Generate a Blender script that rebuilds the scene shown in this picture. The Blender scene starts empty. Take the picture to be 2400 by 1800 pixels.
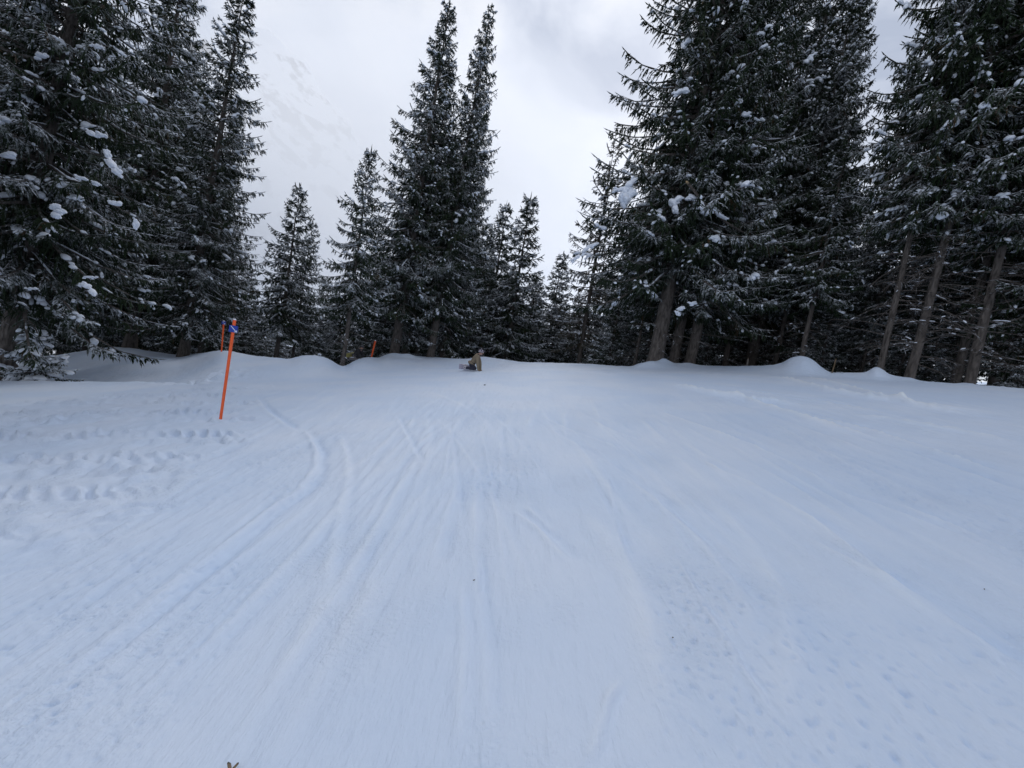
import bpy, math, random
import numpy as np
from mathutils import Matrix, Vector

R_ = math.radians
sc = bpy.context.scene
col = sc.collection

# ------------------------------------------------------------------ camera
F = 901.0                       # focal length in pixels of the 2400 x 1800 photograph
PITCH, ROLL = R_(3.5), R_(10.0)  # camera tips down a little and is held askew
ALPHA = math.atan(112 / 901.0)  # angle between the view axis and the piste
HC = 1.60                       # lens above the piste
ca, sa = math.cos(ALPHA), math.sin(ALPHA)
fw = np.array([0, math.cos(PITCH), -math.sin(PITCH)])
up0 = np.array([0, math.sin(PITCH), math.cos(PITCH)])
r0 = np.array([1.0, 0, 0])
CR = math.cos(ROLL) * r0 + math.sin(ROLL) * up0
CU = -math.sin(ROLL) * r0 + math.cos(ROLL) * up0
N_ = ca * CU - sa * fw          # piste normal
E1 = CR
E2 = sa * CU + ca * fw
CAM = HC * N_

cam_d = bpy.data.cameras.new('camera')
cam = bpy.data.objects.new('camera', cam_d)
col.objects.link(cam)
m = Matrix.Identity(4)
for i in range(3):
    m[i][0], m[i][1], m[i][2], m[i][3] = CR[i], CU[i], -fw[i], CAM[i]
cam.matrix_world = m
cam_d.sensor_fit = 'HORIZONTAL'
cam_d.sensor_width = 36.0
cam_d.lens = 18.0 * F / 1200.0
cam_d.clip_start = 0.05
cam_d.clip_end = 20000
sc.camera = cam

# ------------------------------------------------------------------ sky, sun, exposure
SUN_EL, SUN_AZ = R_(29), R_(3)   # azimuth from +Y towards +X
sun_dir = Vector((math.sin(SUN_AZ) * math.cos(SUN_EL), math.cos(SUN_AZ) * math.cos(SUN_EL), math.sin(SUN_EL)))
world = bpy.data.worlds.new('World')
sc.world = world
world.use_nodes = True
nt = world.node_tree
nt.nodes.clear()
def nd(tree, kind, **kw):
    n = tree.nodes.new(kind)
    for k, v in kw.items():
        setattr(n, k, v)
    return n
out = nd(nt, 'ShaderNodeOutputWorld')
mixs = nd(nt, 'ShaderNodeMixShader')
bg1 = nd(nt, 'ShaderNodeBackground')
bg2 = nd(nt, 'ShaderNodeBackground')
sky = nd(nt, 'ShaderNodeTexSky', sky_type='NISHITA', sun_disc=False, sun_elevation=SUN_EL, sun_rotation=SUN_AZ, altitude=1800)
nt.links.new(sky.outputs[0], bg1.inputs[0])
bg1.inputs[1].default_value = 0.10
tc = nd(nt, 'ShaderNodeTexCoord')
mp = nd(nt, 'ShaderNodeMapping')
mp.inputs['Scale'].default_value = (1.0, 1.0, 1.5)
mp.inputs['Location'].default_value = (0.9, 2.35, 1.62)
nt.links.new(tc.outputs['Generated'], mp.inputs[0])
nz = nd(nt, 'ShaderNodeTexNoise')
nz.inputs['Scale'].default_value = 4.2
nz.inputs['Detail'].default_value = 7
nz.inputs['Roughness'].default_value = 0.52
nz.inputs['Distortion'].default_value = 0.35
nt.links.new(mp.outputs[0], nz.inputs[0])
cr = nd(nt, 'ShaderNodeValToRGB')
cr.color_ramp.elements[0].position = 0.36
cr.color_ramp.elements[0].color = (0.35, 0.385, 0.465, 1)
cr.color_ramp.elements[1].position = 0.62
cr.color_ramp.elements[1].color = (0.60, 0.615, 0.655, 1)
e = cr.color_ramp.elements.new(0.49)
e.color = (0.49, 0.52, 0.59, 1)
nt.links.new(nz.outputs[0], cr.inputs[0])
# thinner cloud towards the hidden sun: brighter, forward scattered light
dotn = nd(nt, 'ShaderNodeVectorMath', operation='DOT_PRODUCT')
nrm = nd(nt, 'ShaderNodeVectorMath', operation='NORMALIZE')
nt.links.new(tc.outputs['Generated'], nrm.inputs[0])
nt.links.new(nrm.outputs[0], dotn.inputs[0])
dotn.inputs[1].default_value = sun_dir
mr = nd(nt, 'ShaderNodeMapRange', interpolation_type='SMOOTHSTEP')
mr.inputs['From Min'].default_value = 0.90
mr.inputs['From Max'].default_value = 1.0
mr.inputs['To Min'].default_value = 0.0
mr.inputs['To Max'].default_value = 0.10
nt.links.new(dotn.outputs['Value'], mr.inputs[0])
addc = nd(nt, 'ShaderNodeMix', data_type='RGBA', blend_type='ADD')
addc.inputs[0].default_value = 1.0
nt.links.new(cr.outputs[0], addc.inputs[6])
nt.links.new(mr.outputs[0], addc.inputs[7])
nt.links.new(addc.outputs[2], bg2.inputs[0])
bg2.inputs[1].default_value = 1.0
mixs.inputs[0].default_value = 0.86
nt.links.new(bg1.outputs[0], mixs.inputs[1])
nt.links.new(bg2.outputs[0], mixs.inputs[2])
nt.links.new(mixs.outputs[0], out.inputs[0])

sun_d = bpy.data.lights.new('sun', 'SUN')
sun_d.energy = 1.5
sun_d.angle = R_(16)
sun_d.color = (1.0, 0.965, 0.92)
sun = bpy.data.objects.new('sun', sun_d)
col.objects.link(sun)
sun.rotation_euler = (-sun_dir).to_track_quat('-Z', 'Y').to_euler()
sun.location = (0, 0, 60)

sc.view_settings.view_transform = 'Standard'
sc.view_settings.look = 'None'
sc.view_settings.gamma = 1.0
sc.view_settings.use_curve_mapping = False
sc.view_settings.exposure = 0.56
sc.render.engine = 'CYCLES'
sc.cycles.use_denoising = True
sc.cycles.max_bounces = 10
sc.cycles.diffuse_bounces = 4
sc.cycles.volume_bounces = 8
sc.cycles.use_adaptive_sampling = True
sc.cycles.adaptive_threshold = 0.01

# ------------------------------------------------------------------ helpers
def W(X, Y, h=0.0):
    X, Y, h = np.broadcast_arrays(np.asarray(X, float), np.asarray(Y, float), np.asarray(h, float))
    return X[..., None] * E1 + Y[..., None] * E2 + h[..., None] * N_

def X_at(u, Y, h=0.0):
    """piste coordinate X of photograph column u at distance Y"""
    return (u - 1200) / F * ((HC - h) * sa + Y * ca)

def Y_at(v):
    """distance along the piste of photograph row v"""
    return HC / math.tan(ALPHA + math.atan((v - 900) / F))

def project(p):
    d = np.asarray(p, float) - CAM
    z = d @ fw
    return 1200 + F * (d @ CR) / z, 900 - F * (d @ CU) / z

def sstep(t):
    t = np.clip(t, 0, 1)
    return t * t * (3 - 2 * t)

_rs = np.random.RandomState(7)
_G = _rs.rand(256, 256) * 2 * math.pi
_GX, _GY = np.cos(_G), np.sin(_G)
def perlin(x, y):
    xi, yi = np.floor(x).astype(int), np.floor(y).astype(int)
    xf, yf = x - xi, y - yi
    u, v = xf**3 * (xf * (xf * 6 - 15) + 10), yf**3 * (yf * (yf * 6 - 15) + 10)
    def g(ix, iy, dx, dy):
        a, b = ix & 255, iy & 255
        return _GX[a, b] * dx + _GY[a, b] * dy
    n00, n10 = g(xi, yi, xf, yf), g(xi + 1, yi, xf - 1, yf)
    n01, n11 = g(xi, yi + 1, xf, yf - 1), g(xi + 1, yi + 1, xf - 1, yf - 1)
    return (n00 * (1 - u) + n10 * u) * (1 - v) + (n01 * (1 - u) + n11 * u) * v

def fbm(x, y, o=4, ridged=False):
    s, a, t = 0.0, 1.0, 0.0
    for i in range(o):
        n = perlin(x * 2**i + 17.3 * i, y * 2**i - 9.1 * i)
        s = s + a * ((1 - 2 * np.abs(n)) if ridged else n)
        t += a
        a *= 0.5
    return s / t

def mesh_obj(name, verts, faces, mat, parent=None, smooth=False, attrs=None, link=True):
    """verts (n,3); faces (k,3) or (k,4) array, or a list of index tuples"""
    me = bpy.data.meshes.new(name)
    verts = np.asarray(verts, np.float32)
    if isinstance(faces, np.ndarray):
        k, w = faces.shape
        me.vertices.add(len(verts))
        me.vertices.foreach_set('co', verts.ravel())
        me.loops.add(k * w)
        me.loops.foreach_set('vertex_index', faces.astype(np.int32).ravel())
        me.polygons.add(k)
        me.polygons.foreach_set('loop_start', np.arange(0, k * w, w, dtype=np.int32))
        me.polygons.foreach_set('loop_total', np.full(k, w, np.int32))
        me.update(calc_edges=True)
    else:
        me.from_pydata([tuple(map(float, p)) for p in verts], [], faces)
        me.update()
    me.polygons.foreach_set('use_smooth', np.full(len(me.polygons), smooth))
    for k_, a in (attrs or {}).items():
        at = me.attributes.new(k_, 'FLOAT', 'POINT')
        at.data.foreach_set('value', np.asarray(a, np.float32))
    if mat:
        me.materials.append(mat)
    o = bpy.data.objects.new(name, me)
    if link:
        col.objects.link(o)
    if parent:
        o.parent = parent
    return o

def tag(o, label=None, cat=None, group=None, kind=None):
    for k, v in (('label', label), ('category', cat), ('group', group), ('kind', kind)):
        if v:
            o[k] = v
    return o

def empty(name, loc):
    o = bpy.data.objects.new(name, None)
    o.empty_display_size = 0.3
    col.objects.link(o)
    o.location = loc
    return o

class Geo:
    """collects triangles and quads for one mesh"""
    def __init__(s):
        s.v, s.f, s.n = [], [], 0
    def add(s, v, f):
        v = np.asarray(v, float)
        s.v.append(v)
        s.f.extend([tuple(i + s.n for i in t) for t in f])
        s.n += len(v)
    def tube(s, pts, rad, k=6, caps=True, phase=0.0):
        pts = np.asarray(pts, float)
        rad = np.broadcast_to(np.asarray(rad, float), (len(pts),))
        V = []
        for i, p in enumerate(pts):
            d = pts[min(i + 1, len(pts) - 1)] - pts[max(i - 1, 0)]
            d /= np.linalg.norm(d) + 1e-9
            a = np.cross(d, [0, 0, 1.0]) if abs(d[2]) < 0.9 else np.cross(d, [1.0, 0, 0])
            a /= np.linalg.norm(a)
            b = np.cross(d, a)
            for j in range(k):
                t = 2 * math.pi * j / k + phase
                V.append(p + rad[i] * (math.cos(t) * a + math.sin(t) * b))
        f = [(i * k + j, i * k + (j + 1) % k, (i + 1) * k + (j + 1) % k, (i + 1) * k + j) for i in range(len(pts) - 1) for j in range(k)]
        if caps:
            f.append(tuple(range(k - 1, -1, -1)))
            f.append(tuple((len(pts) - 1) * k + j for j in range(k)))
        s.add(V, f)
    def build(s, name, mat, parent=None, smooth=True):
        return mesh_obj(name, np.concatenate(s.v), s.f, mat, parent, smooth)

def icosphere(sub):
    t = (1 + 5**.5) / 2
    v = [(-1, t, 0), (1, t, 0), (-1, -t, 0), (1, -t, 0), (0, -1, t), (0, 1, t), (0, -1, -t), (0, 1, -t), (t, 0, -1), (t, 0, 1), (-t, 0, -1), (-t, 0, 1)]
    f = [(0, 11, 5), (0, 5, 1), (0, 1, 7), (0, 7, 10), (0, 10, 11), (1, 5, 9), (5, 11, 4), (11, 10, 2), (10, 7, 6), (7, 1, 8), (3, 9, 4), (3, 4, 2), (3, 2, 6), (3, 6, 8), (3, 8, 9), (4, 9, 5), (2, 4, 11), (6, 2, 10), (8, 6, 7), (9, 8, 1)]
    v = [np.array(p, float) / np.linalg.norm(p) for p in v]
    for _ in range(sub):
        c, nf = {}, []
        def mid(a, b):
            k = (min(a, b), max(a, b))
            if k not in c:
                p = v[a] + v[b]
                v.append(p / np.linalg.norm(p))
                c[k] = len(v) - 1
            return c[k]
        for a, b, d in f:
            x, y, z = mid(a, b), mid(b, d), mid(d, a)
            nf += [(a, x, z), (b, y, x), (d, z, y), (x, y, z)]
        f = nf
    return np.array(v), np.array(f)
ICO0, ICO1, ICO2 = icosphere(0), icosphere(1), icosphere(2)

# ------------------------------------------------------------------ materials
def mat_new(name):
    mt = bpy.data.materials.new(name)
    mt.use_nodes = True
    t = mt.node_tree
    return mt, t, t.nodes['Principled BSDF']

def plain(name, rgb, rough=0.6, bump=0.0, scale=30.0, vary=0.12, metallic=0.0):
    mt, t, b = mat_new(name)
    tcn = nd(t, 'ShaderNodeTexCoord')
    n = nd(t, 'ShaderNodeTexNoise')
    n.inputs['Scale'].default_value = scale
    n.inputs['Detail'].default_value = 5
    t.links.new(tcn.outputs['Object'], n.inputs[0])
    mx = nd(t, 'ShaderNodeMix', data_type='RGBA')
    mx.inputs[6].default_value = (*[c * (1 - vary) for c in rgb], 1)
    mx.inputs[7].default_value = (*[min(1, c * (1 + vary)) for c in rgb], 1)
    t.links.new(n.outputs[0], mx.inputs[0])
    t.links.new(mx.outputs[2], b.inputs['Base Color'])
    b.inputs['Roughness'].default_value = rough
    b.inputs['Metallic'].default_value = metallic
    if bump:
        bp = nd(t, 'ShaderNodeBump')
        bp.inputs['Strength'].default_value = bump
        bp.inputs['Distance'].default_value = 0.02
        t.links.new(n.outputs[0], bp.inputs['Height'])
        t.links.new(bp.outputs[0], b.inputs['Normal'])
    return mt

SNOW = (0.82, 0.865, 0.94)

def snow_material(name, ground):
    mt, t, b = mat_new(name)
    tcn = nd(t, 'ShaderNodeTexCoord')
    b.inputs['Roughness'].default_value = 0.75
    b.inputs['Specular IOR Level'].default_value = 0.25
    if ground:
        big = nd(t, 'ShaderNodeTexNoise')
        big.inputs['Scale'].default_value = 0.55
        big.inputs['Detail'].default_value = 5
        t.links.new(tcn.outputs['Object'], big.inputs[0])
        mx = nd(t, 'ShaderNodeMix', data_type='RGBA')
        mx.inputs[6].default_value = (0.70, 0.81, 0.97, 1)     # wind packed, icier
        mx.inputs[7].default_value = (0.765, 0.85, 0.978, 1)     # loose
        rp = nd(t, 'ShaderNodeMapRange')
        rp.inputs['From Min'].default_value = 0.38
        rp.inputs['From Max'].default_value = 0.62
        t.links.new(big.outputs[0], rp.inputs[0])
        t.links.new(rp.outputs[0], mx.inputs[0])
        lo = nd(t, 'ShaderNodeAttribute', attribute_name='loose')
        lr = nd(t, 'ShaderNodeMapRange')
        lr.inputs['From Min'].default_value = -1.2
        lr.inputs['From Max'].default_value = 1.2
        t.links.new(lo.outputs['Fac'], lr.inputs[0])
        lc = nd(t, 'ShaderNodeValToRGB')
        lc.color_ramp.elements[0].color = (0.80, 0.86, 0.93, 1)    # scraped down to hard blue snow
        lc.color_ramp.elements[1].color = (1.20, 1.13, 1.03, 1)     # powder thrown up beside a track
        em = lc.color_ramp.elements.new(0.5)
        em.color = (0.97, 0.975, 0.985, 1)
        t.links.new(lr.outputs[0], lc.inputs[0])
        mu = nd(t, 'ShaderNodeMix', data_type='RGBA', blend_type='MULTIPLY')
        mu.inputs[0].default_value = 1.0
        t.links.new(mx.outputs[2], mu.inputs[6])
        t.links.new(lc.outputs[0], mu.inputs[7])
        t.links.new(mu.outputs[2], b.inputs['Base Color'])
        # scraped grain, drawn out along the run
        mpn = nd(t, 'ShaderNodeMapping')
        mpn.inputs['Rotation'].default_value = (0, 0, 0.05)
        mpn.inputs['Scale'].default_value = (1.0, 0.22, 1.0)
        t.links.new(tcn.outputs['Object'], mpn.inputs[0])
        n1 = nd(t, 'ShaderNodeTexNoise')
        n1.inputs['Scale'].default_value = 9.0
        n1.inputs['Detail'].default_value = 6
        n1.inputs['Roughness'].default_value = 0.6
        t.links.new(mpn.outputs[0], n1.inputs[0])
        n2 = nd(t, 'ShaderNodeTexNoise')
        n2.inputs['Scale'].default_value = 38.0
        n2.inputs['Detail'].default_value = 4
        t.links.new(tcn.outputs['Object'], n2.inputs[0])
        pm = nd(t, 'ShaderNodeTexNoise')
        pm.inputs['Scale'].default_value = 1.3
        pm.inputs['Detail'].default_value = 3
        t.links.new(tcn.outputs['Object'], pm.inputs[0])
        pr = nd(t, 'ShaderNodeMapRange')
        pr.inputs['From Min'].default_value = 0.45
        pr.inputs['From Max'].default_value = 0.65
        t.links.new(pm.outputs[0], pr.inputs[0])
        ml = nd(t, 'ShaderNodeMath', operation='MULTIPLY')
        t.links.new(n2.outputs[0], ml.inputs[0])
        t.links.new(pr.outputs[0], ml.inputs[1])
        ml2 = nd(t, 'ShaderNodeMath', operation='MULTIPLY_ADD')
        t.links.new(ml.outputs[0], ml2.inputs[0])
        ml2.inputs[1].default_value = 0.5
        t.links.new(n1.outputs[0], ml2.inputs[2])
        bp = nd(t, 'ShaderNodeBump')
        bp.inputs['Strength'].default_value = 0.75
        bp.inputs['Distance'].default_value = 0.045
        t.links.new(ml2.outputs[0], bp.inputs['Height'])
        t.links.new(bp.outputs[0], b.inputs['Normal'])
    else:
        b.inputs['Base Color'].default_value = (*SNOW, 1)
        n1 = nd(t, 'ShaderNodeTexNoise')
        n1.inputs['Scale'].default_value = 12.0
        t.links.new(tcn.outputs['Object'], n1.inputs[0])
        bp = nd(t, 'ShaderNodeBump')
        bp.inputs['Strength'].default_value = 0.4
        bp.inputs['Distance'].default_value = 0.05
        t.links.new(n1.outputs[0], bp.inputs['Height'])
        t.links.new(bp.outputs[0], b.inputs['Normal'])
    return mt

M_GROUND = snow_material('piste_snow', True)
M_SNOW = snow_material('fresh_snow', False)

def bark_material():
    mt, t, b = mat_new('spruce_bark')
    tcn = nd(t, 'ShaderNodeTexCoord')
    mpn = nd(t, 'ShaderNodeMapping')
    mpn.inputs['Scale'].default_value = (7, 7, 2.2)
    t.links.new(tcn.outputs['Object'], mpn.inputs[0])
    vo = nd(t, 'ShaderNodeTexVoronoi')
    vo.inputs['Scale'].default_value = 1.6
    t.links.new(mpn.outputs[0], vo.inputs[0])
    n = nd(t, 'ShaderNodeTexNoise')
    n.inputs['Scale'].default_value = 1.5
    n.inputs['Detail'].default_value = 8
    t.links.new(mpn.outputs[0], n.inputs[0])
    ramp = nd(t, 'ShaderNodeValToRGB')
    ramp.color_ramp.elements[0].position = 0.3
    ramp.color_ramp.elements[0].color = (0.045, 0.037, 0.032, 1)
    ramp.color_ramp.elements[1].position = 0.72
    ramp.color_ramp.elements[1].color = (0.17, 0.147, 0.13, 1)
    t.links.new(n.outputs[0], ramp.inputs[0])
    t.links.new(ramp.outputs[0], b.inputs['Base Color'])
    ad = nd(t, 'ShaderNodeMath', operation='ADD')
    t.links.new(vo.outputs['Distance'], ad.inputs[0])
    t.links.new(n.outputs[0], ad.inputs[1])
    bp = nd(t, 'ShaderNodeBump')
    bp.inputs['Strength'].default_value = 0.9
    bp.inputs['Distance'].default_value = 0.05
    t.links.new(ad.outputs[0], bp.inputs['Height'])
    t.links.new(bp.outputs[0], b.inputs['Normal'])
    b.inputs['Roughness'].default_value = 0.9
    return mt
M_BARK = bark_material()

def frosted(name, dark, light, brown):
    """needles or twigs; 'frost' says how much snow a twig carries, 'tint' its shade of green"""
    mt, t, b = mat_new(name)
    at = nd(t, 'ShaderNodeAttribute', attribute_name='tint')
    fr = nd(t, 'ShaderNodeAttribute', attribute_name='frost')
    ramp = nd(t, 'ShaderNodeValToRGB')
    ramp.color_ramp.elements[0].color = (*dark, 1)
    ramp.color_ramp.elements[1].position = 0.86
    ramp.color_ramp.elements[1].color = (*light, 1)
    e2 = ramp.color_ramp.elements.new(0.97)
    e2.color = (*brown, 1)
    t.links.new(at.outputs['Fac'], ramp.inputs[0])
    ge = nd(t, 'ShaderNodeNewGeometry')
    sx = nd(t, 'ShaderNodeSeparateXYZ')
    t.links.new(ge.outputs['Normal'], sx.inputs[0])
    up = nd(t, 'ShaderNodeMapRange')
    up.inputs['From Min'].default_value = 0.08
    up.inputs['From Max'].default_value = 0.65
    t.links.new(sx.outputs['Z'], up.inputs[0])
    tcn = nd(t, 'ShaderNodeTexCoord')
    n = nd(t, 'ShaderNodeTexNoise')
    n.inputs['Scale'].default_value = 9.0
    n.inputs['Detail'].default_value = 4
    t.links.new(tcn.outputs['Object'], n.inputs[0])
    nr = nd(t, 'ShaderNodeMapRange')
    nr.inputs['From Min'].default_value = 0.38
    nr.inputs['From Max'].default_value = 0.60
    t.links.new(n.outputs[0], nr.inputs[0])
    m1 = nd(t, 'ShaderNodeMath', operation='MULTIPLY')
    t.links.new(up.outputs[0], m1.inputs[0])
    t.links.new(fr.outputs['Fac'], m1.inputs[1])
    m2 = nd(t, 'ShaderNodeMath', operation='MULTIPLY')
    t.links.new(m1.outputs[0], m2.inputs[0])
    t.links.new(nr.outputs[0], m2.inputs[1])
    mx = nd(t, 'ShaderNodeMix', data_type='RGBA')
    t.links.new(m2.outputs[0], mx.inputs[0])
    t.links.new(ramp.outputs[0], mx.inputs[6])
    mx.inputs[7].default_value = (*SNOW, 1)
    t.links.new(mx.outputs[2], b.inputs['Base Color'])
    b.inputs['Roughness'].default_value = 0.8
    b.inputs['Specular IOR Level'].default_value = 0.15
    return mt
M_NEEDLE = frosted('spruce_needles', (0.010, 0.018, 0.009), (0.030, 0.047, 0.022), (0.065, 0.042, 0.022))
M_LARCH = frosted('dry_larch_twigs', (0.040, 0.040, 0.028), (0.085, 0.075, 0.050), (0.12, 0.08, 0.045))
M_STICK = frosted('bare_twigs', (0.045, 0.036, 0.030), (0.11, 0.09, 0.075), (0.14, 0.11, 0.08))

# ------------------------------------------------------------------ the snow surface
SIL = [(-900, 850), (-300, 842), (0, 838), (120, 835), (200, 822), (270, 812), (320, 816), (350, 822), (420, 832), (470, 828), (500, 824), (520, 821), (545, 823),
       (570, 829), (600, 834), (640, 837), (680, 841), (696, 837), (712, 833), (735, 832), (760, 836), (780, 845), (797, 858), (812, 858), (826, 848), (845, 840),
       (870, 836), (888, 839), (905, 832), (960, 832), (1000, 836), (1060, 840), (1095, 841), (1130, 835), (1165, 840), (1220, 848), (1300, 850), (1390, 853),
       (1440, 857), (1482, 858), (1500, 850), (1535, 847), (1560, 850), (1620, 856), (1700, 858), (1780, 857), (1815, 855), (1835, 849), (1850, 837), (1872, 834),
       (1890, 837), (1907, 846), (1925, 862), (1945, 873), (2000, 874), (2032, 873), (2043, 864), (2054, 861), (2064, 866), (2080, 876), (2118, 889), (2135, 889), (2150, 892),
       (2220, 897), (2300, 902), (2400, 910), (2700, 930), (3300, 960)]
YC = [(-900, 20), (-300, 23), (0, 25), (450, 24), (500, 20.5), (560, 20), (680, 19), (760, 18.5), (797, 18.8), (826, 20.5), (870, 22), (905, 24), (1000, 26), (1130, 23),
      (1220, 24.5), (1300, 24), (1450, 21.5), (1535, 20), (1650, 20.3), (1780, 18.5), (1872, 16.6), (1950, 15.6), (2045, 14.6), (2200, 13.3), (2400, 12.0), (3300, 9.5)]
YS = [(-900, 12.6), (0, 13.7), (300, 13.4), (500, 12.5), (700, 12.6), (780, 13.6), (850, 16), (1000, 20), (1130, 19.5), (1300, 21.5), (1450, 19.5), (1535, 18.6), (1780, 17.0),
      (1830, 15.9), (1872, 15.3), (1930, 14.9), (2045, 13.9), (2200, 12.5), (2400, 11.2), (3300, 8.8)]
_ug = np.arange(-900, 3301, 2.0)
def _smooth(a, s):
    k = np.exp(-0.5 * (np.arange(-3 * s, 3 * s + 1) / s)**2)
    return np.convolve(np.pad(a, 3 * s, mode='edge'), k / k.sum(), 'valid')
_vs = _smooth(np.interp(_ug, *zip(*SIL)), 3)
_yc = _smooth(np.interp(_ug, *zip(*YC)), 12)
_ys = _smooth(np.interp(_ug, *zip(*YS)), 10)
_hc = HC - _yc * np.tan(ALPHA + np.arctan((_vs - 900) / F))

BUMPS = [(1518, 19.7, 0.16, 0.55, 0.35), (1556, 20.1, 0.22, 0.35, 0.35), (1612, 20.2, 0.12, 0.5, 0.4), (2052, 14.5, 0.05, 0.22, 0.3),
         (1395, 23.4, 0.18, 0.25, 0.3), (925, 23.5, 0.18, 0.5, 0.4), (960, 23.6, 0.20, 0.5, 0.4), (640, 15.2, 0.10, 1.2, 1.2), (517, 7.33, 0.035, 0.11, 0.07), (524, 7.5, -0.03, 0.08, 0.10), (300, 17.8, 0.18, 1.6, 1.2),
         (235, 21.0, 0.2, 1.0, 0.8), (1290, 17.5, 0.05, 2.0, 0.7), (2265, 13.2, 0.07, 0.25, 0.25), (2125, 14.0, 0.08, 0.3, 0.25)]

def macro(X, Y):
    z = np.maximum(HC * sa + Y * ca, 0.3)
    u = 1200 + F * X / z
    yc, ys, hc = np.interp(u, _ug, _yc), np.interp(u, _ug, _ys), np.interp(u, _ug, _hc)
    t = (Y - ys) / np.maximum(yc - ys, 0.3)
    h = hc * sstep(t)
    # hollow under the trees on the left, cut off sharply by the edge of the piste
    dip = 0.42 * (1 - sstep((u - 330) / 190))
    rag = 0.10 * fbm(X * 1.4, Y * 0.0 + 3.1, 3)
    h = h - dip * sstep((Y - ys + rag) / 0.55) * (1 - sstep((Y - ys - 2.5) / 5.0))
    d = np.maximum(Y - yc, 0)
    h = h - 2.4 * (1 - np.exp(-(d / 4.2)**1.4)) - 0.05 * np.maximum(d - 6, 0) + np.where(Y > 14, 0.10 * fbm(X * 0.35 + 9, Y * 0.35, 3) * sstep((d - 0.5) / 3), 0)
    far = np.maximum(np.hypot(X, Y) - 70, 0)
    h = h - 0.10 * far
    for (bu, by, a, sx, sy) in BUMPS:
        h = h + a * np.exp(-(((X - X_at(bu, by)) / sx)**2 + ((Y - by) / sy)**2))
    return h

def px(pts):
    """photograph pixels on the piste -> (Y, X) sorted by distance"""
    a = sorted((Y_at(v), X_at(u, Y_at(v))) for u, v in pts)
    return np.array([p[0] for p in a]), np.array([p[1] for p in a])

TRACKS = []   # (Y array, X array, height, half width, profile)
def track(pts, h, w, prof='ridge'):
    TRACKS.append((*px(pts), h, w, prof))
track([(0, 1690), (150, 1585), (300, 1470), (430, 1355), (520, 1285), (620, 1205), (700, 1150), (738, 1100), (742, 1060), (722, 1020), (690, 990)], 0.026, 0.055, 'edge')
track([(20, 1745), (200, 1610), (420, 1420), (560, 1310), (690, 1215), (760, 1150)], 0.012, 0.05, 'ridge')
track([(600, 1620), (700, 1500), (760, 1360), (800, 1180), (815, 1120), (810, 1070), (790, 1000)], 0.012, 0.05, 'ridge')
track([(1000, 1340), (1050, 1190), (1075, 1120)], 0.016, 0.05, 'edge')
track([(1065, 1800), (1085, 1500), (1075, 1350)], 0.010, 0.03, 'ridge')
track([(1175, 1800), (1155, 1500), (1130, 1330), (1110, 1230)], 0.008, 0.03, 'groove')
track([(1330, 1320), (1270, 1250), (1195, 1190)], 0.018, 0.05, 'edge')
track([(1300, 1250), (1250, 1205), (1215, 1180)], 0.010, 0.04, 'ridge')
track([(1380, 1800), (1420, 1650), (1460, 1580)], 0.012, 0.025, 'ridge')
track([(1560, 1800), (1525, 1500), (1480, 1360), (1420, 1260), (1350, 1180)], 0.016, 0.09, 'ridge')
track([(1840, 1800), (1850, 1560), (1835, 1420), (1790, 1320), (1720, 1230), (1640, 1150)], 0.014, 0.07, 'ridge')
track([(2400, 1600), (2280, 1500), (2150, 1420), (1980, 1310), (1850, 1240)], 0.016, 0.06, 'edge')
track([(2400, 1540), (2260, 1450), (2100, 1370), (1940, 1290)], 0.012, 0.05, 'ridge')
track([(2400, 1320), (2250, 1255), (2050, 1180), (1900, 1130)], 0.014, 0.05, 'edge')
track([(1780, 878), (1850, 893), (1950, 918), (2050, 935), (2180, 952), (2400, 975)], 0.10, 0.12, 'ridge')
track([(1870, 880), (1960, 902), (2060, 930), (2130, 948), (2250, 968), (2400, 985)], 0.09, 0.10, 'ridge')
track([(1480, 890), (1600, 900), (1750, 915), (1900, 935), (2050, 960), (2200, 990)], 0.07, 0.10, 'groove')
track([(1560, 900), (1680, 925), (1800, 940), (1900, 952)], 0.09, 0.14, 'ridge')
track([(1640, 905), (1760, 940), (1900, 985), (2100, 1040)], 0.06, 0.09, 'ridge')
track([(1690, 925), (1850, 960), (2050, 1010), (2250, 1075), (2400, 1130)], 0.035, 0.07, 'edge')
track([(1950, 965), (2100, 985), (2250, 1010), (2400, 1040)], 0.045, 0.08, 'ridge')
track([(1500, 950), (1620, 990), (1760, 1040), (1900, 1110), (2050, 1200)], 0.022, 0.06, 'edge')
track([(2000, 1020), (2150, 1060), (2300, 1110), (2400, 1150)], 0.03, 0.06, 'groove')
track([(1600, 1060), (1750, 1130), (1900, 1220), (2060, 1340), (2200, 1470)], 0.018, 0.05, 'ridge')
track([(1400, 1080), (1520, 1160), (1640, 1270), (1740, 1400), (1800, 1560)], 0.014, 0.05, 'edge')
track([(2100, 1180), (2250, 1240), (2400, 1310)], 0.022, 0.05, 'ridge')
track([(1260, 970), (1330, 1005), (1400, 1030), (1490, 1060)], 0.014, 0.05, 'edge')
track([(1370, 980), (1430, 1005), (1500, 1030)], 0.014, 0.05, 'edge')
track([(605, 925), (640, 965), (700, 1005), (720, 1015)], 0.03, 0.06, 'groove')
track([(930, 965), (960, 1020), (1000, 1095)], 0.012, 0.04, 'groove')
_tr = np.random.RandomState(21)
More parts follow.
